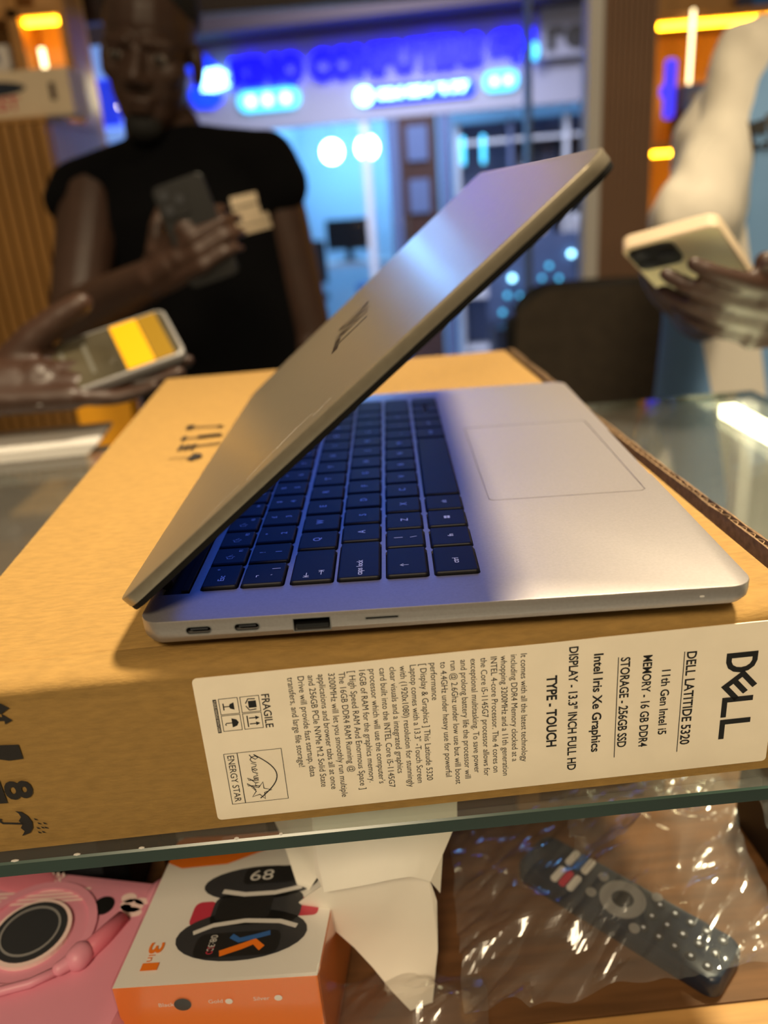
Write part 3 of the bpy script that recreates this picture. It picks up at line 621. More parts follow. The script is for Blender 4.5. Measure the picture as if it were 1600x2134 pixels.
# white translucent wrapping paper standing up inside the counter
wr = thing('wrapping_paper', 'crumpled sheet of translucent white wrapping paper standing under the glass', 'paper', (0.07, 0.04, SZ), 0)
def sheet(name, P3, nsub=1):
    bm = B(); vs = [bm.verts.new((x - .07, y - .04, z - SZ)) for x, y, z in P3[0]]
    for f in P3[1]: bm.faces.new([vs[i] for i in f])
    bmesh.ops.triangulate(bm, faces=bm.faces); bmesh.ops.subdivide_edges(bm, edges=bm.edges, cuts=2, use_grid_fill=True)
    for v in bm.verts: v.co += Vector((0, 1, .3)) * .0012 * noise.noise(v.co * 60)
    r = bmesh.ops.solidify(bm, geom=list(bm.faces), thickness=.0004); return obj(name, bm, 'wrap', wr, smooth='auto')
# upper folded flap, lower hanging triangle, right side pleat
V3 = [(.0460, .026, -.1000), (.0440, .026, -.1420), (.0470, .024, -.1500), (.0740, .022, -.1440), (.0850, .024, -.1440), (.0935, .028, -.1520), (.0975, .034, -.1660), (.1000, .036, -.1400), (.1070, .040, -.1300), (.1080, .044, -.1000), (.0750, .030, -.0990)]
sheet('folded_flap', (V3, [(0, 1, 2, 3, 10), (3, 4, 9, 10), (4, 5, 6, 7, 8, 9)]))
V4 = [(.0330, .036, -.1680), (.0480, .030, -.1500), (.0760, .030, -.1460), (.0925, .034, -.1560), (.0955, .036, -.1720), (.0945, .034, -.2000), (.0905, .030, -.2290), (.0800, .026, -.2290), (.0560, .034, -.1960)]
sheet('hanging_fold', (V4, [(0, 1, 2, 8), (2, 3, 4, 5, 8), (5, 6, 7, 8)]))
V5 = [(.0170, .060, -.1200), (.0440, .056, -.1150), (.0440, .046, -.1600), (.0330, .044, -.1750), (.0240, .060, -.1500)]
sheet('side_fold', (V5, [(0, 1, 2, 3, 4)]))
# remote control
rc = thing('remote_control', 'black television remote control in a clear plastic bag', 'remote control', (0.196, 0.066, SZ), math.radians(-44)); rc.scale = (.8, .8, .8)
rl = lambda pts: [(x * MM, y * MM) for x, y in pts]
bm = B(); loft(bm, [[(x, y, z * MM) for x, y in rl(rrect(-78 + i, 62 - i, -19 + i, 19 - i, 8, 6))] for i, z in ((2, 0), (0, 3), (0, 13), (1.2, 15.6), (3, 16.4))]); obj('remote_body', bm, 'navy', rc, smooth='auto')
rt = lambda x, y, h=0: (x * MM, y * MM, 16.4 * MM + h * MM)
bm = B(); loft(bm, [[(a * MM, b * MM, z * MM) for a, b in circ((-8, 0), r, 30)] for r, z in ((14.5, 16.3), (14.5, 17.3), (7, 17.3), (7, 16.6))], cap=False); obj('dial_ring', bm, 'grey', rc)
bm = B(); prism(bm, rl(circ((-8, 0), 6, 24)), .0163, .0176); obj('ok_button', bm, 'black', rc)
for i, (x, y, m_) in enumerate(((-50, -9, 'white'), (-44, -9, 'red'), (-38, -9, 'white'), (-50, 9, 'white'), (-44, 9, 'blue'), (-38, 9, 'paper'))):
    bm = B(); prism(bm, rl(rrect(x - 2.4, x + 2.4, y - 7, y + 7, 2, 3)), .0163, .0176); obj('app_button', bm, m_, rc)
for x in (12, 22, 32, 42, 52):
    for y in (-11, 0, 11):
        bm = B(); prism(bm, rl(circ((x, y), 3.0, 12)), .0163, .0172); kb = obj('round_button', bm, 'dgrey', rc)
        bm = B(); poly(bm, circ((x, y), 1.2, 10), lambda a, b: (a * MM, b * MM, .01735)); obj('button_mark', bm, 'legend', kb)
for x, y in ((-26, -8), (-26, 8), (8, -15), (8, 15)):
    bm = B(); prism(bm, rl(circ((x, y), 3.4, 14)), .0163, .0174); obj('pill_button', bm, 'grey', rc)
# clear bags
bm = crumple('bag', lambda u, v: (.105 + .150 * u, .005 + .105 * v + .02 * u, -.208 + .016 * math.sin(PI * v) * math.sin(PI * min(1, u * 1.1)) + .03 * u * v), 90, 70, 'cello', .010, 3)
tag(obj('plastic_bag', bm, 'cello'), 'crinkled clear plastic bag over the remote control', 'bag')
bm = crumple('bag', lambda u, v: (.165 + .12 * u, .060 + .10 * v, -.176 + .02 * math.sin(PI * u) - .02 * v), 60, 60, 'cello', .014, 9)
tag(obj('plastic_bag', bm, 'cello'), 'shiny crumpled cellophane bag against the counter corner', 'bag')
bm = crumple('bag', lambda u, v: (.045 + .07 * u, -.008 + .045 * v, -.222 + .016 * math.sin(PI * u) * math.sin(PI * v)), 50, 40, 'cello', .008, 14)
tag(obj('plastic_bag', bm, 'cello'), 'small loose piece of clear film beside the smartwatch box', 'bag')
# dark packs further back on the shelf
def pack(name, label, cat, x, y, w, d, h, m, band=None, rz=0.0, group=None, z=SZ):
    o = thing(name, label, cat, (x, y, z), rz, group)
    bm = B(); rbox(bm, 0, w, 0, d, 0, h, .0015, 1); obj('pack_body', bm, m, o)
    bm = B(); box(bm, w * .15, w * .85, -.0006, .0005, h * .25, h * .7); obj('front_print', bm, band or 'grey', o)
    bm = B(); box(bm, w * .2, w * .8, d * .2, d * .75, h - .0002, h + .0005); obj('top_print', bm, band or 'grey', o)
    return o
pack('accessory_pack', 'black accessory box behind the pink tablet case', 'box', -.160, .095, .090, .09, .10, 'black', 'dgrey')
pack('accessory_pack', 'black accessory box behind the smartwatch box', 'box', -.052, .100, .070, .08, .092, 'black', 'grey')
pack('accessory_pack', 'flat brown accessory box behind the remote control', 'box', .150, .150, .09, .08, .03, 'wood_light', 'wood')
pack('accessory_pack', 'black accessory box in the counter corner behind the bags', 'box', .285, .035, .075, .10, .10, 'black', 'dgrey', .1)
for i, (x, y, w, d, h, m_, lb) in enumerate(((.300, .33, .07, .15, .035, 'white', 'white phone box under the glass by the light strip'), (.235, .36, .055, .12, .05, 'wood_light', 'tan phone box under the glass behind the carton'), (.315, .18, .09, .11, .03, 'grey', 'grey phone box under the glass by the light strip'))):
    pack('phone_box', lb, 'box', x, y, w, d, h, m_, 'steelblue', .06, 'phone boxes under the glass')
for i, (x, y, rx, ry, lb) in enumerate(((-.20, .34, .05, .07, 'silver padded pouch under the glass beside the carton'), (-.29, .24, .05, .06, 'large silver padded pouch near the wall side of the shelf'), (-.17, .20, .035, .05, 'small silver padded pouch close against the carton side'))):
    o = thing('padded_pouch', lb, 'pouch', (x, y, SZ), .3 * i, 'silver pouches on the shelf')
    bm = B(); n = 18; gr = []
    for a in range(n + 1):
        row = []
        for b in range(n + 1):
            u, v = 2 * a / n - 1, 2 * b / n - 1; h = .028 * max(0, (1 - u ** 4)) * max(0, (1 - v ** 4)); row.append(bm.verts.new((u * rx, v * ry, .003 + h * (1 + .5 * noise.noise((u * 3 + i * 5, v * 3, 0))))))
        gr.append(row)
    for a in range(n):
        for b in range(n): bm.faces.new((gr[a][b], gr[a + 1][b], gr[a + 1][b + 1], gr[a][b + 1]))
    obj('pouch_body', bm, 'grey', o, smooth=True)
    bm = B(); box(bm, -rx, rx, ry - .004, ry + .006, .001, .003); obj('sealed_edge', bm, 'white', o)
pack('cable_pack', 'dark cable pack beside the silver pouches', 'box', -.29, .12, .06, .07, .03, 'dgrey', 'black')
# papers and a yellow box at the far left of the counter
o = thing('paper_stack', 'stack of white papers on the glass counter behind the carton', 'paper', (-.262, .52, -.083), .12)
for k in range(3):
    bm = B(); prism(bm, [(x + .004 * k, y) for x, y in rrect(-.075, .055, -.035, .045, .002, 2)], .0005 + .0035 * k, .0035 + .0035 * k); obj('sheet', bm, 'white', o)
o = thing('yellow_carton', 'bright yellow product carton on the floor stand behind the counter', 'box', (-.375, 1.0, -.30), .1)
bm = B(); rbox(bm, -.04, .045, 0, .06, 0, .16, .002, 1); obj('carton_body', bm, 'yellow_box', o)
bm = B(); box(bm, -.032, .035, -.0006, .0004, .03, .07); obj('front_print', bm, 'orange', o)
o = thing('display_stand', 'low oak display plinth standing behind the counter', 'stand', (-.42, .94, -Z0), 0)
bm = B(); box(bm, -.10, .10, 0, .16, 0, Z0 - .31); obj('plinth', bm, 'wood_fl', o)
bm = B(); box(bm, -.11, .11, -.01, .17, Z0 - .31, Z0 - .30); obj('plinth_top', bm, 'wood_light', o)

# ------------------------------------------------------------------ people
from mathutils.bvhtree import BVHTree
def basis(d, n):
    d = Vector(d).normalized(); n = Vector(n); n = (n - d * n.dot(d)).normalized(); return d, n
def hand(bm, Wp, d, n, s, curl=(20, 30, 20), thumb=(.7, .6, .35), k=1.0, spread=1.0, tcurl=.3, tk=1.0):
    """palm and five fingers; d = finger direction, n = palm side, s = thumb side"""
    d, n = basis(d, n); s = Vector(s); s = (s - d * s.dot(d) - n * s.dot(n)).normalized(); Wp = Vector(Wp)
    offs = (.030, .010, -.010, -.029); lens = ((.043, .026, .021), (.047, .030, .022), (.044, .028, .022), (.035, .021, .019))
    for i, o in enumerate(offs):
        K = Wp + d * (.088 - .004 * abs(i - 1)) * k + s * o * k * spread
        capsule(bm, Wp + s * o * .62 * k + d * .006 * k, K, .0145 * k, .0118 * k)
        p = K; a = 0.0; r = .0098 - (.0012 if i == 3 else 0)
        cc = curl[i] if isinstance(curl[0], (tuple, list)) else curl
        for j in range(3):
            a += math.radians(cc[j]); q = p + (d * math.cos(a) + n * math.sin(a) + s * o * .6).normalized() * lens[i][j] * k
            capsule(bm, p, q, r * k, (r - .001) * k); p = q; r -= .001
    t0 = Wp + d * .022 * k + s * .026 * k; td = (s * thumb[0] + d * thumb[1] + n * thumb[2]).normalized(); t1 = t0 + td * .040 * k
    t2d = (td + d * .35 + n * tcurl).normalized(); t2 = t1 + t2d * .030 * k; t3 = t2 + (t2d + d * .2 + n * tcurl * .6).normalized() * .024 * k
    capsule(bm, t0, t1, .016 * k * tk, .0125 * k * tk); capsule(bm, t1, t2, .0122 * k * tk, .0108 * k * tk); capsule(bm, t2, t3, .0108 * k * tk, .0092 * k * tk)
    capsule(bm, Wp - d * .012 * k, Wp + d * .03 * k, .025 * k, .022 * k); ell(bm, Wp + d * .05 * k + n * .002, (.02 * k, .02 * k, .02 * k))
def head(bm, H):
    E_ = lambda c, r: ell(bm, c, r, H); C_ = lambda a, b, r0, r1: capsule(bm, H @ Vector(a), H @ Vector(b), r0, r1)
    E_((0, .012, .042), (.075, .094, .086)); E_((0, -.018, -.03), (.063, .070, .085)); E_((0, -.03, -.078), (.047, .050, .040)); E_((0, -.064, -.105), (.021, .020, .018))
    for sx in (-1, 1):
        E_((sx * .043, -.052, -.022), (.024, .022, .022)); E_((sx * .076, .012, -.012), (.010, .021, .032)); E_((sx * .013, -.092, -.037), (.011, .012, .009)); C_((sx * .014, -.083, .018), (sx * .048, -.070, .016), .010, .009)
        E_((sx * .034, -.070, .002), (.018, .010, .009))
    C_((0, -.080, .006), (0, -.102, -.030), .009, .0135); E_((0, -.083, -.064), (.026, .013, .0085)); E_((0, -.080, -.077), (.022, .013, .009))
    C_((0, .025, -.06), (0, .045, -.19), .056, .060)
def eyes(H, parent, off):
    for sx in (-1, 1):
        bm = B(); ell(bm, (sx * .034, -.0705, -.003), (.0125, .0125, .009), H); e = obj('eyeball', bm, 'eye', parent, smooth=True, off=off)
        bm = B(); ell(bm, (sx * .034, -.0800, -.003), (.006, .004, .006), H, u=10, v=8); obj('iris', bm, 'iris', e, smooth=True)
def rings(bm, L, n=28):
    loft(bm, [[(cx + rx * math.cos(2 * PI * k / n), cy + ry * math.sin(2 * PI * k / n), z) for k in range(n)] for z, cx, cy, rx, ry in L])
def legs(bm, cx, cy, hip, w=.095):
    for sx in (-1, 1):
        capsule(bm, (cx + sx * w, cy, hip), (cx + sx * w * 1.05, cy - .02, hip - .42 * (hip + Z0) / .85), .095, .065); capsule(bm, (cx + sx * w * 1.05, cy - .02, hip - .42 * (hip + Z0) / .85), (cx + sx * w * 1.1, cy, -Z0 + .09), .065, .05)
def shoes(parent, cx, cy, off, w=.105):
    for sx in (-1, 1):
        bm = B(); capsule(bm, (cx + sx * w, cy + .03, -Z0 + .045), (cx + sx * w * 1.2, cy - .13, -Z0 + .038), .045, .038)
        for v in bm.verts: v.co.z = max(v.co.z, -Z0)
        obj('shoe', bm, 'black', parent, smooth=True, off=off)
def drape_bvh(o): 
    me = o.data; return BVHTree.FromPolygons([v.co.copy() for v in me.vertices], [tuple(p.vertices) for p in me.polygons])
def draped(bvh, x, z, gap=.0015, y0=-2):
    h = bvh.ray_cast(Vector((x, y0, z)), Vector((0, 1, 0))); return (x, (h[0].y if h[0] else 1.0) - gap, z)

# --- man in the black sleeveless shirt
mp = (-.26, 1.30); OFF = (-mp[0], -mp[1], Z0)
man = thing('person', 'person in black sleeveless shirt filming with a phone behind the counter', 'person', (mp[0], mp[1], -Z0))
H = Matrix.Translation((-.275, 1.27, .368)) @ Matrix.Rotation(math.radians(10), 4, 'Y') @ Matrix.Rotation(math.radians(8), 4, 'X')
bm = B(); head(bm, H)
capsule(bm, (-.275, 1.31, .25), (-.27, 1.31, .15), .06, .075)
for a, b, r0, r1 in (((-.420, 1.28, .165), (-.425, 1.10, -.030), .055, .043), ((-.425, 1.10, -.030), (-.350, 1.02, 0.0), .044, .041), ((-.350, 1.02, .0), (-.238, .930, .040), .040, .028),
                     ((-.098, 1.295, .16), (-.062, 1.30, -.11), .046, .042), ((-.062, 1.30, -.11), (-.075, 1.22, -.36), .042, .028)): capsule(bm, a, b, r0, r1)
hand(bm, (-.232, .925, .043), (.80, -.30, .45), (.15, 1, -.1), (-.35, .1, 1), curl=((35, 45, 25), (30, 50, 25), (25, 50, 30), (20, 45, 30)), thumb=(.8, .45, .35), k=.95)
hand(bm, (-.075, 1.215, -.375), (0, -.1, -1), (-1, 0, 0), (0, -1, 0), curl=(15, 25, 15))
remesh('body', bm, .0036, 6, 'skin', man, OFF); eyes(H, man, OFF)
bm = B(); ell(bm, (0, .020, .060), (.0775, .092, .078), H, 24, 16)
for v in list(bm.verts):
    p = H.inverted() @ v.co
    if p.z < .045 - .55 * p.y and p.y < .05: v.co = H @ Vector((p.x * .93, p.y * .9 + .01, max(p.z, .02)))
obj('hair', bm, 'hair', man, smooth=True, off=OFF)
bm = B(); ell(bm, (0, -.060, -.104), (.032, .028, .024), H, 16, 12); obj('beard', bm, 'hair', man, smooth=True, off=OFF)
bm = B(); rings(bm, [(-.40, -.235, 1.30, .170, .115), (-.28, -.235, 1.30, .168, .115), (-.12, -.240, 1.30, .165, .118), (.02, -.255, 1.30, .170, .122), (.12, -.265, 1.30, .175, .118), (.19, -.268, 1.31, .150, .095), (.235, -.268, 1.315, .095, .078), (.262, -.268, 1.315, .068, .062)])
for a, b, r0, r1 in (((-.34, 1.30, .195), (-.440, 1.275, .172), .055, .050), ((-.440, 1.275, .172), (-.455, 1.25, .155), .048, .040), ((-.20, 1.30, .205), (-.105, 1.29, .195), .055, .050), ((-.105, 1.29, .195), (-.090, 1.285, .155), .052, .054)): capsule(bm, a, b, r0, r1)
sh = remesh('shirt', bm, .008, 5, 'shirt', man, OFF)
bm = B(); rings(bm, [(-.55, -.24, 1.31, .165, .118), (-.36, -.24, 1.31, .160, .108)]); legs(bm, -.24, 1.31, -.52); remesh('trousers', bm, .012, 4, 'trouser', man, OFF); shoes(man, -.24, 1.30, OFF)
bv = drape_bvh(sh); bm = B()
def pfn(x, z): return draped(bv, x, z, .002)
ca, sa = math.cos(.16), math.sin(.16)
for y0, h_, xa, xb in ((.104, .036, -.160, -.118), (.076, .026, -.171, -.103)):      # worn block print, its letters no longer legible
    n_ = int((xb - xa) / .0052)
    for k in range(n_):
        x0, x1 = (xb - xa) * k / n_, (xb - xa) * (k + .9) / n_
        for c0, c1 in ((0, .46), (.54, 1)): poly(bm, [(x0, h_ * c0), (x1, h_ * c0), (x1, h_ * c1), (x0, h_ * c1)], lambda x, y: pfn(xa + x * ca - y * sa, y0 + x * sa + y * ca))
tag(obj('chest_print', bm, 'cream', man, off=OFF), 'cream block print on the chest')
# phone in his hand
def phone(name, label, c, xa, ya, w, l, t, mats, scr=None, extra=None, camcol='black'):
    """xa = short axis, ya = long axis, normal = xa x ya (screen side)"""
    xa = Vector(xa).normalized(); ya = Vector(ya); ya = (ya - xa * ya.dot(xa)).normalized(); za = xa.cross(ya)
    o = thing(name, label, 'phone', (0, 0, 0)); m = Matrix((xa, ya, za)).transposed().to_4x4(); m.translation = Vector(c) + Vector((0, 0, Z0)); o.matrix_world = m
    bm = B(); loft(bm, [[(x, y, z) for x, y in rrect(-w / 2 + i, w / 2 - i, -l / 2 + i, l / 2 - i, .009, 5)] for i, z in ((.001, -t / 2), (0, -t / 2 + .001), (0, t / 2 - .001), (.001, t / 2))]); obj('phone_body', bm, mats[0], o, smooth='auto')
    bm = B(); prism(bm, rrect(-w / 2 + .003, w / 2 - .003, -l / 2 + .003, l / 2 - .003, .007, 4), t / 2 - .0002, t / 2 + .0003); obj('screen', bm, mats[1], o)
    bm = B(); prism(bm, rrect(-w / 2 + .0015, w / 2 - .0015, -l / 2 + .0015, l / 2 - .0015, .008, 4), -t / 2 - .0003, -t / 2 + .0002); obj('back_cover', bm, mats[2], o)
    bm = B(); prism(bm, rrect(w / 2 - .042, w / 2 - .004, l / 2 - .044, l / 2 - .004, .008, 4), -t / 2 - .003, -t / 2); ci = obj('camera_island', bm, camcol, o)
    for cx, cy in ((w / 2 - .014, l / 2 - .014), (w / 2 - .014, l / 2 - .033), (w / 2 - .032, l / 2 - .024)):
        bm = B(); prism(bm, circ((cx, cy), .0065, 18), -t / 2 - .0045, -t / 2 - .003); obj('camera_lens', bm, 'dgrey', ci)
    return o
X['phone_glass'] = mat('dark_phone_glass', '101114', 0.08, coat=1)
phone('mobile_phone', 'black phone held up by the person in the black shirt', (-.162, .905, .098), (-.96, -.1, -.25), (-.2, 0, .95), .071, .136, .009, ('black', 'phone_glass', 'black'))
# --- hand with phone reaching in over the left of the counter
ap = (-.74, .62); OFF = (-ap[0], -ap[1], Z0)
arm = thing('person', 'person with dark sleeve reaching a phone over the counter beside the fluted panel', 'person', (ap[0], ap[1], -Z0))
bm = B()
for a, b, r0, r1 in (((-.66, .66, .20), (-.55, .60, -.06), .050, .042), ((-.55, .60, -.06), (-.42, .565, -.046), .044, .044), ((-.42, .565, -.046), (-.318, .526, -.022), .043, .035)): capsule(bm, a, b, r0, r1)
hand(bm, (-.306, .524, -.020), (.95, .20, .02), (.04, -.45, .89), (-.2, .62, .70), curl=((-14, 16, 12), (-14, 16, 12), (-12, 16, 12), (-10, 16, 12)), thumb=(.25, .85, .72), tcurl=-.02, k=1.06, tk=1.22)
Ha = Matrix.Translation((-.76, .72, .50)) @ Matrix.Rotation(math.radians(50), 4, 'Z'); head(bm, Ha)
remesh('body', bm, .0036, 6, 'skin2', arm, OFF); eyes(Ha, arm, OFF)
bm = B(); ell(bm, (0, .02, .06), (.0775, .092, .075), Ha, 24, 16); obj('hair', bm, 'hair', arm, smooth=True, off=OFF)
bm = B(); rings(bm, [(-.40, -.80, .72, .165, .12), (-.1, -.80, .72, .165, .12), (.12, -.79, .72, .17, .115), (.22, -.78, .72, .14, .09), (.29, -.765, .72, .07, .07)])
capsule(bm, (-.72, .70, .23), (-.62, .635, .10), .068, .072); capsule(bm, (-.86, .76, .23), (-.95, .74, .0), .066, .066); remesh('shirt', bm, .01, 5, 'trouser', arm, OFF)
bm = B(); rings(bm, [(-.55, -.80, .72, .16, .12), (-.36, -.80, .72, .16, .11)]); legs(bm, -.80, .72, -.52); remesh('trousers', bm, .012, 4, 'trouser', arm, OFF); shoes(arm, -.80, .72, OFF)
X['phone_scr'] = mat('glossy_phone_screen', '4a4436', 0.12, var=0.5, scale=9, coat=1)
sh_ax = Vector((.43, -.75, -.51)); lo_ax = Vector((.888, .404, .222))
ph = phone('mobile_phone', 'silver edged phone with yellow bar on screen in the reaching hand', (-.196, .556, -.004), sh_ax, lo_ax, .075, .152, .010, ('grey', 'phone_scr', 'dgrey'))
bm = B(); prism(bm, rrect(-.034, .034, .018, .046, .001, 1), .0052, .0056); X['scrline'] = mat('screen_line_grey', '66645c', .3); X['yel'] = glow('yellow_screen_bar', 'e0a400', .22); tag(obj('screen_bar', bm, 'yel', ph), 'bright yellow bar on the phone screen')
bm = B(); prism(bm, rrect(-.034, .034, .047, .066, .001, 1), .0052, .0055); X['yel2'] = glow('olive_screen_bar', '8a6a10', .15); obj('screen_bar', bm, 'yel2', ph)
for y in (-.035, -.012):
    bm = B(); prism(bm, rrect(-.022, .022, y - .002, y + .002, .001, 1), .0052, .0055); obj('screen_line', bm, 'scrline', ph)

# --- person in the striped jersey
jp = (.72, 1.0); OFF = (-jp[0], -jp[1], Z0)
jer = thing('person', 'person in white and blue striped jersey holding a phone over the counter', 'person', (jp[0], jp[1], -Z0))
bm = B(); Hj = Matrix.Translation((.72, .97, .52)) @ Matrix.Rotation(math.radians(-15), 4, 'Z'); head(bm, Hj)
for a, b, r0, r1 in (((.60, .98, .235), (.505, .87, .030), .036, .036), ((.500, .87, .03), (.470, .76, -.030), .038, .036), ((.470, .76, -.03), (.453, .700, -.030), .036, .029),
                     ((.885, .97, .235), (.78, .78, -.02), .05, .043), ((.78, .76, -.06), (.66, .60, -.03), .043, .040), ((.66, .60, -.03), (.512, .497, -.004), .038, .029)): capsule(bm, a, b, r0, r1)
hand(bm, (.452, .690, -.030), (-.25, -.93, .12), (.3, -.1, .95), (-1, .3, .2), curl=((6, 12, 10), (8, 14, 10), (10, 16, 12), (12, 18, 14)), thumb=(.75, .6, .2))
hand(bm, (.498, .492, -.002), (-.95, -.28, .12), (.05, .80, .60), (0, -.60, .80), curl=((6, 12, 12), (8, 16, 14), (10, 18, 14), (14, 22, 16)), thumb=(.25, .95, .15), tcurl=.05, k=1.0)
remesh('body', bm, .0036, 6, 'skin2', jer, OFF); eyes(Hj, jer, OFF)
bm = B(); ell(bm, (0, .02, .06), (.0775, .092, .075), Hj, 24, 16); obj('hair', bm, 'hair', jer, smooth=True, off=OFF)
bm = B(); rings(bm, [(-.46, .705, 1.0, 0.213, .140), (-.30, .705, 1.0, 0.208, .140), (-.10, .705, 1.0, 0.198, .135), (.08, .705, 1.0, 0.196, .130), (.18, .705, 1.0, 0.198, .120), (.26, .72, 1.0, .155, .098), (.31, .72, 1.0, .085, .080), (.335, .72, 1.0, .070, .068)])
jsh = remesh('jersey', bm, .008, 5, 'jersey', jer, OFF)
for v in jsh.data.vertices: v.co += v.normal * .004 * noise.noise((v.co.x * 9, v.co.y * 9, v.co.z * 4))
bm = B(); capsule(bm, (.600, .99, .262), (.562, .950, .170), .052, .045); capsule(bm, (.562, .950, .170), (.500, .885, .066), .045, .058); capsule(bm, (.560, .95, .15), (.530, .905, .06), .040, .045); sl = remesh('sleeve', bm, .008, 4, 'sleeve', jer, OFF)
for v in sl.data.vertices: v.co += v.normal * .007 * noise.noise((v.co.x * 30 + v.co.z * 12, v.co.y * 20, v.co.z * 9))
bm = B(); capsule(bm, (.86, .98, .262), (.845, .87, .06), .074, .085); remesh('sleeve', bm, .01, 4, 'sleeve', jer, OFF)
bm = B(); rings(bm, [(-.60, .715, 1.0, .175, .13), (-.42, .715, 1.0, .180, .125)]); legs(bm, .715, 1.0, -.56, .10); remesh('trousers', bm, .012, 4, 'trouser', jer, OFF); shoes(jer, .715, 1.0, OFF)
bv2 = drape_bvh(jsh); jf = lambda x, z: draped(bv2, x, z, .003)
bm = B()
for k, h in enumerate((.018, .030, .042)):
    x = .578 + k * .017; poly(bm, [(x, .165), (x + .013, .165), (x + .013 - .001, .165 + h), (x - .006, .165 + h * .72)], jf)
text(bm, 'adidas', lambda x, y: jf(.574 + x, .146 + y), length=.058, cap=.013, bold=.03)
tag(obj('chest_logo', bm, 'ink', jer, off=OFF), 'black three bar chest logo with lettering')
bm = B(); tube(bm, [Vector(jf(.64, .33)) , Vector(jf(.60, .28)), Vector(jf(.575, .22)), Vector(jf(.567, .14))], .006, 8); tag(obj('shoulder_piping', bm, 'sleeve', jer, off=OFF, smooth=True), 'cream shoulder seam stripe')
Bc = Vector((.3562, .4400, .0910)); Ac = Vector((.3038, .4753, .0766)); ab = (Bc - Ac).normalized(); bd = Vector((.4454, .4998, .0459)) - Bc; bd = (bd - ab * bd.dot(ab)).normalized(); nb = ab.cross(bd)
X['ivory'] = mat('ivory_phone_back', 'efe6bf', 0.35)
ctr = Bc - ab * .039 + bd * .078
# the back (cream) faces down and towards the counter front; screen side is the opposite normal
p2 = phone('mobile_phone', 'ivory backed phone with black camera block held by the jersey wearer', ctr, -ab, -bd, .080, .158, .012, ('cream', 'phone_glass', 'ivory'))

# ------------------------------------------------------------------ office chair
ch = thing('office_chair', 'dark mesh backed office chair empty behind the counter', 'chair', (.58, 1.62, -Z0), 0)
def chf(u, v): # u -1..1 across, v 0..1 up
    w = .215 * (1 - .10 * v); x = u * w; z = .62 + .44 * v; return (x, .03 * (1 - u * u) - .02 * v, z)
bm = B(); n = 16; rows = []
out = [(x, y) for x, y in rrect(-.215, .215, .60, 1.05, .095, 8)]
loft(bm, [[(x, y0 + .045 * (1 - (x / .215) ** 2), z) for x, z in out] for y0 in (-.012, .012)]); obj('backrest', bm, 'mesh', ch, smooth='auto')
bm = B(); pts = [(x, .045 * (1 - (x / .215) ** 2), z) for x, z in out]; tube(bm, pts + [pts[0]], .014, 8); obj('back_frame', bm, 'black', ch, smooth='auto')
bm = B(); loft(bm, [[(x, y - .25, z) for x, y in rrect(-.24 + i, .24 - i, -.22 + i, .22 - i, .08, 6)] for i, z in ((.02, .44), (0, .46), (0, .50), (.03, .52))]); obj('seat', bm, 'mesh', ch, smooth='auto')
bm = B(); tube(bm, [(0, .06, .80), (0, .08, .60), (0, .02, .44), (0, -.2, .43)], .022, 8); obj('back_support', bm, 'black', ch, smooth='auto')
bm = B(); tube(bm, [(0, -.25, .44), (0, -.25, .10)], .03, 12); obj('gas_column', bm, 'dgrey', ch, smooth='auto')
for k in range(5):
    a = 2 * PI * k / 5 + .3; ex, ey = .28 * math.cos(a), -.25 + .28 * math.sin(a)
    bm = B(); tube(bm, [(0, -.25, .12), (ex, ey, .075)], [.025, .016], 8); lg = obj('base_leg', bm, 'black', ch)
    bm = B(); tube(bm, [(ex - .012, ey, .030), (ex + .012, ey, .030)], .030, 12); obj('caster', bm, 'black', lg)

# ------------------------------------------------------------------ shop front: glass, frames, fluted column, header
bm = B(); box(bm, -.95, .66, 2.200, 2.208, -Z0, 1.25); win = tag(obj('window_1', bm, 'pane'), 'large clear shop window', kind='structure')
for k, (x0, x1, m_) in enumerate(((.660, .700, 'white'), (.500, .512, 'steelblue'), (-.99, -.95, 'wood_fl'))):
    bm = B(); box(bm, x0, x1, 2.17, 2.24, -Z0, 1.25); tag(obj('trim_%d' % (k + 1), bm, m_), kind='structure')
bm = B(); box(bm, .702, .845, 2.19, 2.30, -Z0, 1.25); colm = tag(obj('trim_4', bm, 'wood_col'), 'brown fluted wood column', kind='structure')
sm = None
for k in range(10):
    if sm is None:
        bm = B(); rbox(bm, -.0055, .0055, 2.176, 2.192, -Z0, 1.25, .002, 1); sm = obj('slat', bm, 'wood_col', colm); sm.location.x = .7095; sm0 = sm
    else:
        c_ = sm0.copy(); COL.objects.link(c_); c_.location.x = .7095 + .0143 * k
bm = B(); box(bm, -.99, .70, 2.20, 2.25, .60, .69); tag(obj('trim_5', bm, 'wood_dark'), kind='structure')
bm = B(); box(bm, -.99, .70, 2.10, 2.6, 1.22, 1.28); tag(obj('ceiling', bm, 'soffit'), kind='structure')

# ------------------------------------------------------------------ lit shelf unit on the right
su = thing('shelf_unit', 'amber lit wall shelving behind the jersey wearer', 'shelf', (.85, 2.3, -Z0), 0)
def sobj(name, bm, m, p=su): return obj(name, bm, m, p)
bm = B(); box(bm, 0, 1.1, .30, .32, 0, 2.4); sobj('back_panel', bm, 'amber')
for x in (0.0, 1.08):
    bm = B(); box(bm, x, x + .02, -.02, .30, 0, 2.4); sobj('side_panel', bm, 'wood_fl')
for z in (.5, .92, 1.335, 1.66, 2.1):
    bm = B(); box(bm, .02, 1.08, 0, .30, z, z + .02); sobj('shelf_board', bm, 'wood_fl')
    if z not in (1.335, 1.66): continue
    bm = B(); box(bm, .04, 1.06, .02, .035, z - .014, z - .001); tag(sobj('led_strip', bm, 'led_y'), 'glowing yellow light strip under a shelf')
bm = B(); box(bm, .114, .120, -.03, -.022, 1.50, 1.68); sobj('vertical_led', bm, 'led_v')
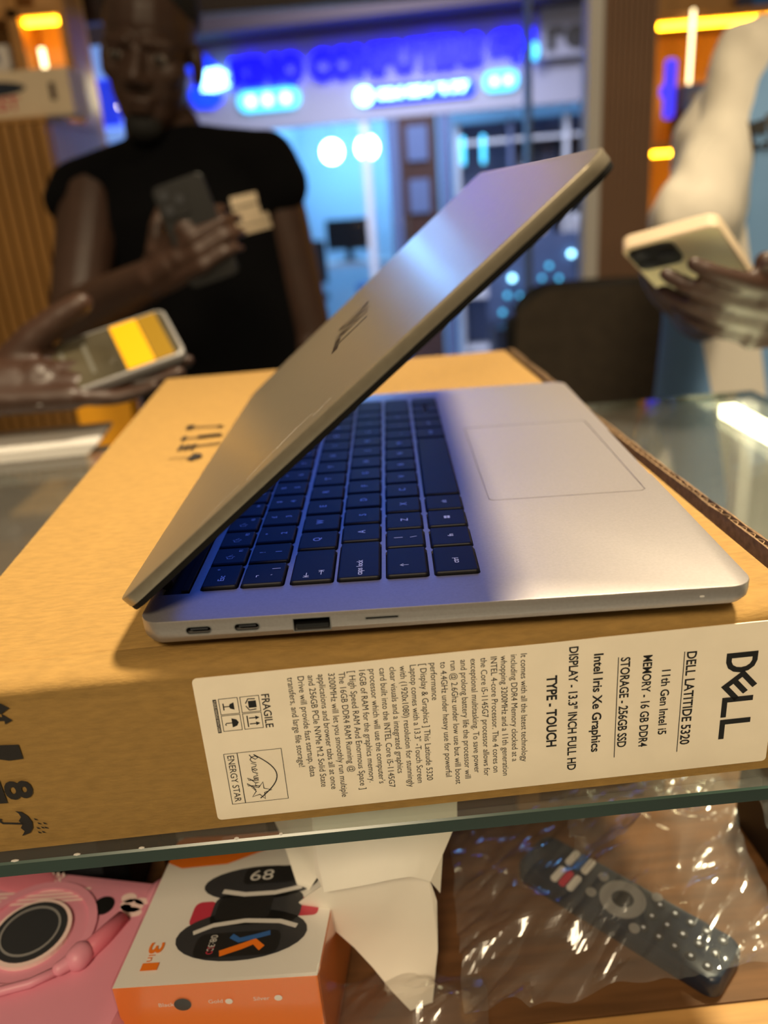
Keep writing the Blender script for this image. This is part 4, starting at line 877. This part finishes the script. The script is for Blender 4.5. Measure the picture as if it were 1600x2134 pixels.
o = thing('neon_tube_sign', 'violet blue neon bar hanging in front of the amber shelving', 'sign', (.91, 2.26, .31))
bm = B(); rbox(bm, -.016, .016, -.01, .01, -.045, .105, .009, 2); obj('neon_bar', bm, 'purple', o)
bm = B(); rbox(bm, -.027, -.014, -.006, .006, .01, .04, .005, 1); obj('neon_bracket', bm, 'purple', o)
for k, (x, z, w, h, m_, lb) in enumerate(((.13, 1.355, .14, .075, 'black', 'black product box on the amber shelf'), (.12, 1.435, .13, .07, 'steelblue', 'slate blue product box on top of the black one'), (.30, 1.355, .12, .14, 'white', 'white product box on the amber shelf'), (.46, 1.68, .16, .15, 'pink2', 'pink product box on the upper amber shelf'), (.30, 1.68, .11, .12, 'blue', 'blue product box on the upper amber shelf'))):
    pack('product_box', lb, 'box', .85 + x, 2.33, w, .12, h, m_, 'grey', 0, 'boxes on the amber shelving', z - Z0 + .0002)

# ------------------------------------------------------------------ left side: fluted cabinet, shelf, white carton, lightbox
fc = thing('fluted_cabinet', 'oak fluted panel cabinet standing left behind the counter', 'cabinet', (-.594, 1.60, -Z0), 0)
bm = B(); box(bm, -1.2, 0, .02, .32, 0, Z0 + .318); obj('cabinet_body', bm, 'wood_fl', fc)
bm = B(); box(bm, -1.2, .004, .0, .33, Z0 + .318, Z0 + .326); obj('cabinet_top', bm, 'wood_fl', fc)
s0 = None
for k in range(22):
    if s0 is None:
        bm = B(); rbox(bm, -.010, .010, -.004, .022, 0.01, Z0 + .317, .005, 2); s0 = obj('slat', bm, 'wood_fl', fc); s0.location.x = -.012
    else:
        c_ = s0.copy(); COL.objects.link(c_); c_.location.x = -.012 - .0255 * k
o = thing('white_carton', 'white carton with dark oval and red lettering on the fluted cabinet', 'box', (-.700, 1.615, .3265), 0)
bm = B(); rbox(bm, -.15, .165, 0, .10, 0, .088, .002, 1); obj('carton_body', bm, 'cream', o)
bm = B(); poly(bm, circ((-.01, .056), .083, 32, .0145), lambda x, z: (x, -.0006, z)); obj('oval_print', bm, 'navy', o)
bm = B(); text(bm, 'TEREST', lambda x, y: (-.08 + x, -.0006, .016 + y), length=.135, cap=.024, bold=.02); tag(obj('red_lettering', bm, 'red', o), 'red lettering on the carton')
bm = B(); poly(bm, rrect(.121, .134, .028, .062, .004, 3), lambda x, z: (x, -.0006, z)); obj('side_mark', bm, 'wood_dark', o)
ls = thing('shelf_unit', 'tall wooden shelving with amber back and warm lights behind the white carton', 'shelf', (-.74, 1.93, -Z0), 0)
bm = B(); box(bm, -.9, .03, .12, .14, 0, 2.4); obj('back_panel', bm, 'amber', ls)
for x0, x1 in ((-.02, .008), (.0, .0), (.10, .12)):
    if x1 > x0:
        bm = B(); box(bm, x0, x1, 0, .12, 0, 2.4); obj('side_panel', bm, 'wood_fl', ls)
bm = B(); box(bm, .03, .12, .12, .14, 0, 2.4); obj('inner_back', bm, 'amber', ls)
for z in (1.02, 1.40, 1.72, 2.05):
    bm = B(); box(bm, -.9, .10, 0.0, .12, z, z + .018); obj('shelf_board', bm, 'wood_fl', ls)
    if z != 1.72: continue
    bm = B(); box(bm, .012, .095, .02, .035, z - .013, z - .001); tag(obj('led_strip', bm, 'led_y', ls), 'glowing yellow light strip under a shelf')
bm = B(); box(bm, .030, .040, .03, .04, 1.46, 1.66); obj('vertical_led', bm, 'led_v', ls)
bm = B(); box(bm, .060, .070, .03, .04, 1.20, 1.34); obj('vertical_led', bm, 'led_v', ls)
for k in range(5):
    pack('shelf_carton', ('lowest', 'second', 'third', 'fourth', 'topmost')[k] + ' white carton of the pile at the edge of the wooden shelving', 'box', -.97 + .006 * k, 1.94, .17, .10, .05, 'white', 'steelblue', 0, 'white cartons piled on the shelving', .2685 + .0502 * k)
lb_ = thing('lightbox_sign', 'pale blue lightbox poster with deep blue shape behind the person in black', 'sign', (-.715, 2.45, .365))
bm = B(); rbox(bm, -.075, .075, 0, .03, .0, .225, .006, 1); obj('lightbox_panel', bm, 'lightbox', lb_)
bm = B(); rbox(bm, -.055, .035, -.004, .002, .01, .135, .01, 2); obj('backlit_print', bm, 'lightblue_print', lb_)
bm = B(); rbox(bm, -.055, .075, -.02, .03, -.035, .0, .008, 2); obj('lightbox_foot', bm, 'lightbox', lb_)
bm = B(); box(bm, -.012, .012, .03, .05, -Z0 - .365, .1); obj('sign_post', bm, 'grey', lb_)
bm = B(); box(bm, -.12, .12, -.06, .12, -Z0 - .365, -Z0 - .350); obj('post_foot', bm, 'grey', lb_)
o = thing('wall_lamp', 'bright oblong wall lamp glowing beside the lightbox sign', 'lamp', (-.585, 2.15, .375))
bm = B(); capsule(bm, (0, 0, .02), (.004, 0, .085), .014, .014); obj('lamp_tube', bm, 'led_w', o, smooth=True)
bm = B(); tube(bm, [(0, .0, -.012), (0, .04, -.03), (0, .05, -.03)], .006, 8); obj('lamp_bracket', bm, 'grey', o)
o = thing('globe_lamp', 'small round blue globe lamp by the white carton', 'lamp', (-.675, 1.955, .2685))
bm = B(); ell(bm, (.03, 0, .032), (.020, .020, .016)); obj('globe', bm, 'sign_c', o, smooth=True)
bm = B(); prism(bm, circ((.03, 0), .012, 16), 0, .018); obj('lamp_base', bm, 'grey', o)

# ------------------------------------------------------------------ the shop across the passage (turned a little towards us)
RY = Matrix.Translation((-.9, 6, 0)) @ Matrix.Rotation(math.radians(-8), 4, 'Z') @ Matrix.Translation((.9, -6, 0))
def far(name, bm, m, parent=None, **k):
    bmesh.ops.transform(bm, matrix=RY, verts=bm.verts); return obj(name, bm, m, parent, **k)
def fthing(name, label, cat, p, group=None):
    w_ = RY @ Vector(p); o = thing(name, label, cat, w_, math.radians(-8), group); return o
bm = B(); box(bm, -1.9, 1.9, 5.98, 6.08, .60, 1.15); tag(far('wall_opposite', bm, 'fascia'), kind='structure')
bm = B(); box(bm, -2.6, 2.6, 5.6, 6.2, 1.15, 1.55); tag(far('trim_6', bm, 'soffit'), kind='structure')
bm = B(); box(bm, -1.9, 1.2, 5.90, 5.98, 1.13, 1.18); tag(far('trim_7', bm, 'wood_dark'), kind='structure')
bm = B(); box(bm, -1.9, 1.9, 8.4, 8.45, -Z0, 1.3); tag(far('wall_back', bm, 'shopwall'), kind='structure')
for k, x in enumerate((-1.05, 1.75)):
    bm = B(); box(bm, x, x + .05, 6.1, 8.4, -Z0, 1.3); tag(far('wall_side_%d' % (k + 1), bm, 'shopwall'), kind='structure')
bm = B(); box(bm, -1.9, 1.9, 6.05, 8.45, 1.25, 1.30); tag(far('ceiling_opposite', bm, 'shopwall'), kind='structure')
bm = B(); box(bm, .24, .50, 5.99, 6.04, -Z0, .60); dr = tag(far('door_1', bm, 'wood_dark'), 'dark brown shop door', kind='structure')
for z0, z1 in ((.32, .54), (-.02, .2)):
    bm = B(); box(bm, .30, .44, 5.97, 5.992, z0, z1); far('door_pane', bm, 'steelblue', dr)
bm = B(); tube(bm, [(.275, 5.95, -.25), (.275, 5.95, -.05)], .012, 8); far('door_handle', bm, 'port_metal', dr)
for k, (x0, x1) in enumerate(((-.02, .03), (.16, .24), (.52, .60))):
    bm = B(); box(bm, x0, x1, 5.99, 6.05, -Z0, .60); tag(far('trim_%d' % (8 + k), bm, 'steelblue' if k else 'shopwall'), kind='structure')
# sign letters and panels
def sign(name, label, fn):
    w_ = (0, 0, 0); o = thing(name, label, 'sign', w_); fn(o); return o
def letters(parent, s, x, z, L, cap, m_, depth=.03, y=5.96, bold=.08, tilt=0):
    for ch_, xx in split(s, x, L):
        bm = B(); text(bm, ch_, lambda a, b: (xx + a, y, z + b), sx=L / text_raw(s, bold)[2], cap=cap, bold=bold)
        r = bmesh.ops.extrude_face_region(bm, geom=list(bm.faces)); bmesh.ops.translate(bm, vec=(0, -depth, 0), verts=[v for v in r['geom'] if isinstance(v, bmesh.types.BMVert)])
        far('letter', bm, m_, parent)
def split(s, x, L):
    vs, fs, w_ = text_raw(s, .03); k = L / w_; res_ = []; acc = 0
    for i, c_ in enumerate(s):
        if c_ != ' ': res_.append((c_, x + (text_raw(s[:i] + 'I', .03)[2] - text_raw('I', .03)[2]) * k if i else x))
    return res_
ks = sign('shop_sign', 'large blue neon shop name lettering across the opposite fascia', lambda o: letters(o, 'KINO COMPUTERS GH', -.88, .885, 2.02, .145, 'sign_b'))
def pill(parent, x0, x1, z0, z1, m_, y=5.955):
    bm = B(); p = rrect(x0, x1, z0, z1, (z1 - z0) / 2 * .95, 6); loft(bm, [[(x, y, z) for x, z in p], [(x, y + .03, z) for x, z in p]]); return far('lit_panel', bm, m_, parent)
def _p1(o): pill(o, -.86, -.42, .715, .845, 'sign_c'); [pill(o, x, x + .07, .745, .815, 'led_c', 5.95) for x in (-.80, -.68, -.55)]
sign('lit_sign_panel', 'short cyan lit sign panel under the shop name', _p1)
def _p2(o): pill(o, -.02, .78, .69, .80, 'sign_d'); letters(o, '024 054 9177', .12, .722, .60, .05, 'led_c', .006, 5.954); pill(o, -.03, .09, .69, .80, 'led_c', 5.95)
sign('lit_sign_panel', 'long blue lit sign panel with cyan telephone number', _p2)
def _p3(o): pill(o, .83, 1.06, .70, .82, 'sign_c'); [pill(o, x, x + .05, .735, .785, 'led_c', 5.95) for x in (.88, .97)]
sign('lit_sign_panel', 'small pale blue lit sign panel at the end of the row', _p3)
def _lg(o):
    bm = B(); pts = [(-1.18, 1.08), (-1.05, 1.09), (-.98, 1.02), (-.98, .95), (-1.03, .92), (-.97, .88), (-.97, .80), (-1.04, .76), (-1.16, .77), (-1.21, .85), (-1.15, .94), (-1.19, 1.02)]
    loft(bm, [[(x, 5.95, z) for x, z in pts], [(x, 5.98, z) for x, z in pts]]); far('emblem_plate', bm, 'sign_d', o)
    bm = B(); pts = [(-1.10, .99), (-.96, 1.0), (-.90, .96), (-.93, .93), (-.90, .89), (-1.0, .86), (-1.10, .87), (-1.07, .93)]
    loft(bm, [[(x, 5.93, z) for x, z in pts], [(x, 5.95, z) for x, z in pts]]); far('emblem_star', bm, 'led_c', o)
sign('emblem_sign', 'blue lit emblem with cyan centre at the start of the shop name', _lg)
bm = B(); ell(bm, (1.165, 5.88, .90), (.028, .02, .055)); o = far('emblem_lamp', bm, 'sign_c'); tag(o, 'small cyan lit emblem at the end of the shop name', 'sign')
def _rel(o):
    bm = B(); box(bm, 1.20, 1.80, 5.90, 5.96, .86, 1.14); far('sign_board', bm, 'fascia', o); letters(o, 'rel', 1.24, .91, .28, .165, 'dgrey', .01, 5.899, .05)
sign('grey_sign', 'grey sign board with large dark letters beside the neon shop name', _rel)
# inside: lamps, desk, monitor, cabinets
for k, (x, y, z, lb) in enumerate(((-.55, 7.6, .50, 'round cool white lamp on the inner shop wall'), (-.20, 7.4, .50, 'bright cyan lamp hanging inside the opposite shop'))):
    o = fthing('shop_lamp', lb, 'lamp', (x, y, z)); bm = B(); ell(bm, (0, 0, 0), (.09, .05, .09)); obj('lamp_globe', bm, 'shop_globe', o, smooth=True); bm = B(); tube(bm, [(0, 0, .08), (0, 0, .75)], .006, 6); obj('lamp_cord', bm, 'grey', o)
o = fthing('shop_desk', 'white desk inside the opposite shop', 'desk', (-.45, 7.2, -Z0))
bm = B(); box(bm, -.35, .40, 0, .5, .70, .73); obj('desk_top', bm, 'white', o)
for x in (-.33, .38):
    bm = B(); box(bm, x - .02, x + .02, .02, .48, 0, .70); obj('desk_leg', bm, 'white', o)
o = fthing('monitor', 'black computer monitor on the white desk across the passage', 'monitor', (-.42, 7.35, -Z0 + .73))
bm = B(); rbox(bm, -.20, .20, 0, .03, .10, .36, .006, 1); obj('screen_housing', bm, 'black', o); bm = B(); box(bm, -.03, .03, .0, .04, 0, .12); obj('stand', bm, 'black', o); bm = B(); box(bm, -.10, .10, -.06, .08, 0, .01); obj('foot', bm, 'black', o)
o = fthing('blue_crate', 'blue storage crate under the white desk across the passage', 'crate', (-.10, 7.0, -Z0)); bm = B(); loft(bm, [[(x, y, z) for x, y in rrect(-.17 - i, .17 + i, -.12 - i, .12 + i, .03, 4)] for i, z in ((0, 0), (.02, .55))]); obj('crate_body', bm, 'blue', o); bm = B(); loft(bm, [[(x, y, z) for x, y in rrect(-.20, .20, -.15, .15, .03, 4)] for z in (.53, .56)]); obj('crate_rim', bm, 'blue', o)
o = fthing('stool', 'black stool beside the desk across the passage', 'stool', (-.68, 6.7, -Z0))
bm = B(); prism(bm, circ((0, 0), .17, 24), .48, .53); obj('seat', bm, 'black', o); bm = B(); rbox(bm, -.15, .15, .13, .16, .6, .95, .02, 2); obj('backrest', bm, 'black', o)
for a in range(4): bm = B(); tube(bm, [(.12 * math.cos(a * PI / 2 + .78), .12 * math.sin(a * PI / 2 + .78), .48), (.2 * math.cos(a * PI / 2 + .78), .2 * math.sin(a * PI / 2 + .78), 0)], .014, 6); obj('leg', bm, 'black', o)
bm = B(); tube(bm, [(0, .15, .50), (0, .16, .65)], .014, 6); obj('back_support', bm, 'black', o)
cb_ = fthing('display_cabinet', 'blue grey display cabinet with shelves right of the shop door', 'cabinet', (.62, 6.1, -Z0))
bm = B(); box(bm, 0, 1.15, .30, .33, 0, 1.70); obj('back_panel', bm, 'steelblue', cb_)
for x in (0, .37, .75, 1.12): bm = B(); box(bm, x, x + .03, 0, .30, 0, 1.70); obj('upright', bm, 'shopwall' if x in (0, .75) else 'steelblue', cb_)
for z in (.1, .5, .85, 1.2, 1.55): bm = B(); box(bm, .03, 1.12, .02, .30, z, z + .02); obj('shelf_board', bm, 'shopwall', cb_)
for k, (x, z, w, h, m_) in enumerate(((.07, .52, .22, .20, 'shopwall'), (.08, .87, .20, .22, 'blue'), (.42, 1.22, .13, .24, 'navy'), (.58, 1.22, .13, .24, 'navy'), (.80, 1.22, .13, .22, 'navy'), (.95, 1.22, .14, .22, 'navy'), (.42, .87, .25, .2, 'steelblue'), (.80, .87, .28, .18, 'shopwall'), (.42, .52, .25, .16, 'shopwall'), (.80, .52, .25, .16, 'blue'))):
    nm_ = ('pale carton on the lower left shelf', 'blue carton on the left middle shelf', 'first navy case on the upper shelf', 'second navy case on the upper shelf', 'third navy case on the upper shelf', 'fourth navy case on the upper shelf', 'slate carton on the middle shelf', 'pale carton on the right middle shelf', 'pale carton on the lower middle shelf', 'blue carton on the lower right shelf')[k]
    q_ = RY @ Vector((.62 + x, 6.13, 0)); pack('stock_box', nm_ + ' of the blue grey display cabinet', 'box', q_.x, q_.y, w, .15, h, m_, 'fascia', math.radians(-8), 'stock in the blue grey display cabinet', z - Z0 + .0005)
for k, (x, z) in enumerate(((.68, .34), (.82, .34))):
    o = fthing('cabinet_lamp', ('slim lit tube lamp fixed beside the dark shop door', 'slim lit tube lamp fixed on the display cabinet front')[k], 'lamp', (x, 5.98, z - .08), 'tube lamps by the display cabinet'); bm = B(); capsule(bm, (0, 0, .02), (0, 0, .17), .016, .016); obj('lamp_tube', bm, 'sign_c', o, smooth=True); bm = B(); tube(bm, [(0, 0, .0), (0, .12, .0)], .008, 6); obj('lamp_bracket', bm, 'grey', o)
# low glass case with a string of blue spot lights in the passage
sc_ = thing('passage_showcase', 'low dark showcase with blue spot lights standing in the passage', 'showcase', (1.12, 5.05, -Z0))
bm = B(); box(bm, -.35, .4, 0, .35, 0, .40); obj('showcase_base', bm, 'navy', sc_); bm = B(); box(bm, -.35, .4, .34, .36, .40, .95); obj('showcase_back', bm, 'steelblue', sc_)
for x, z, r in ((.209, .812, .020), (.061, .744, .015), (.012, .667, .013), (-.188, .681, .020), (-.088, .593, .014), (-.222, .570, .015), (-.257, .458, .015), (-.139, .564, .012), (.128, .659, .014)):
    bm = B(); ell(bm, (x, .31, z), (r, r, r), u=12, v=8); lm = obj('spot_light', bm, 'led_c' if r > .018 else 'sign_c', sc_, smooth=True)
    bm = B(); tube(bm, [(x, .31, z), (x, .345, z)], .005, 6); obj('spot_stem', bm, 'grey', lm)
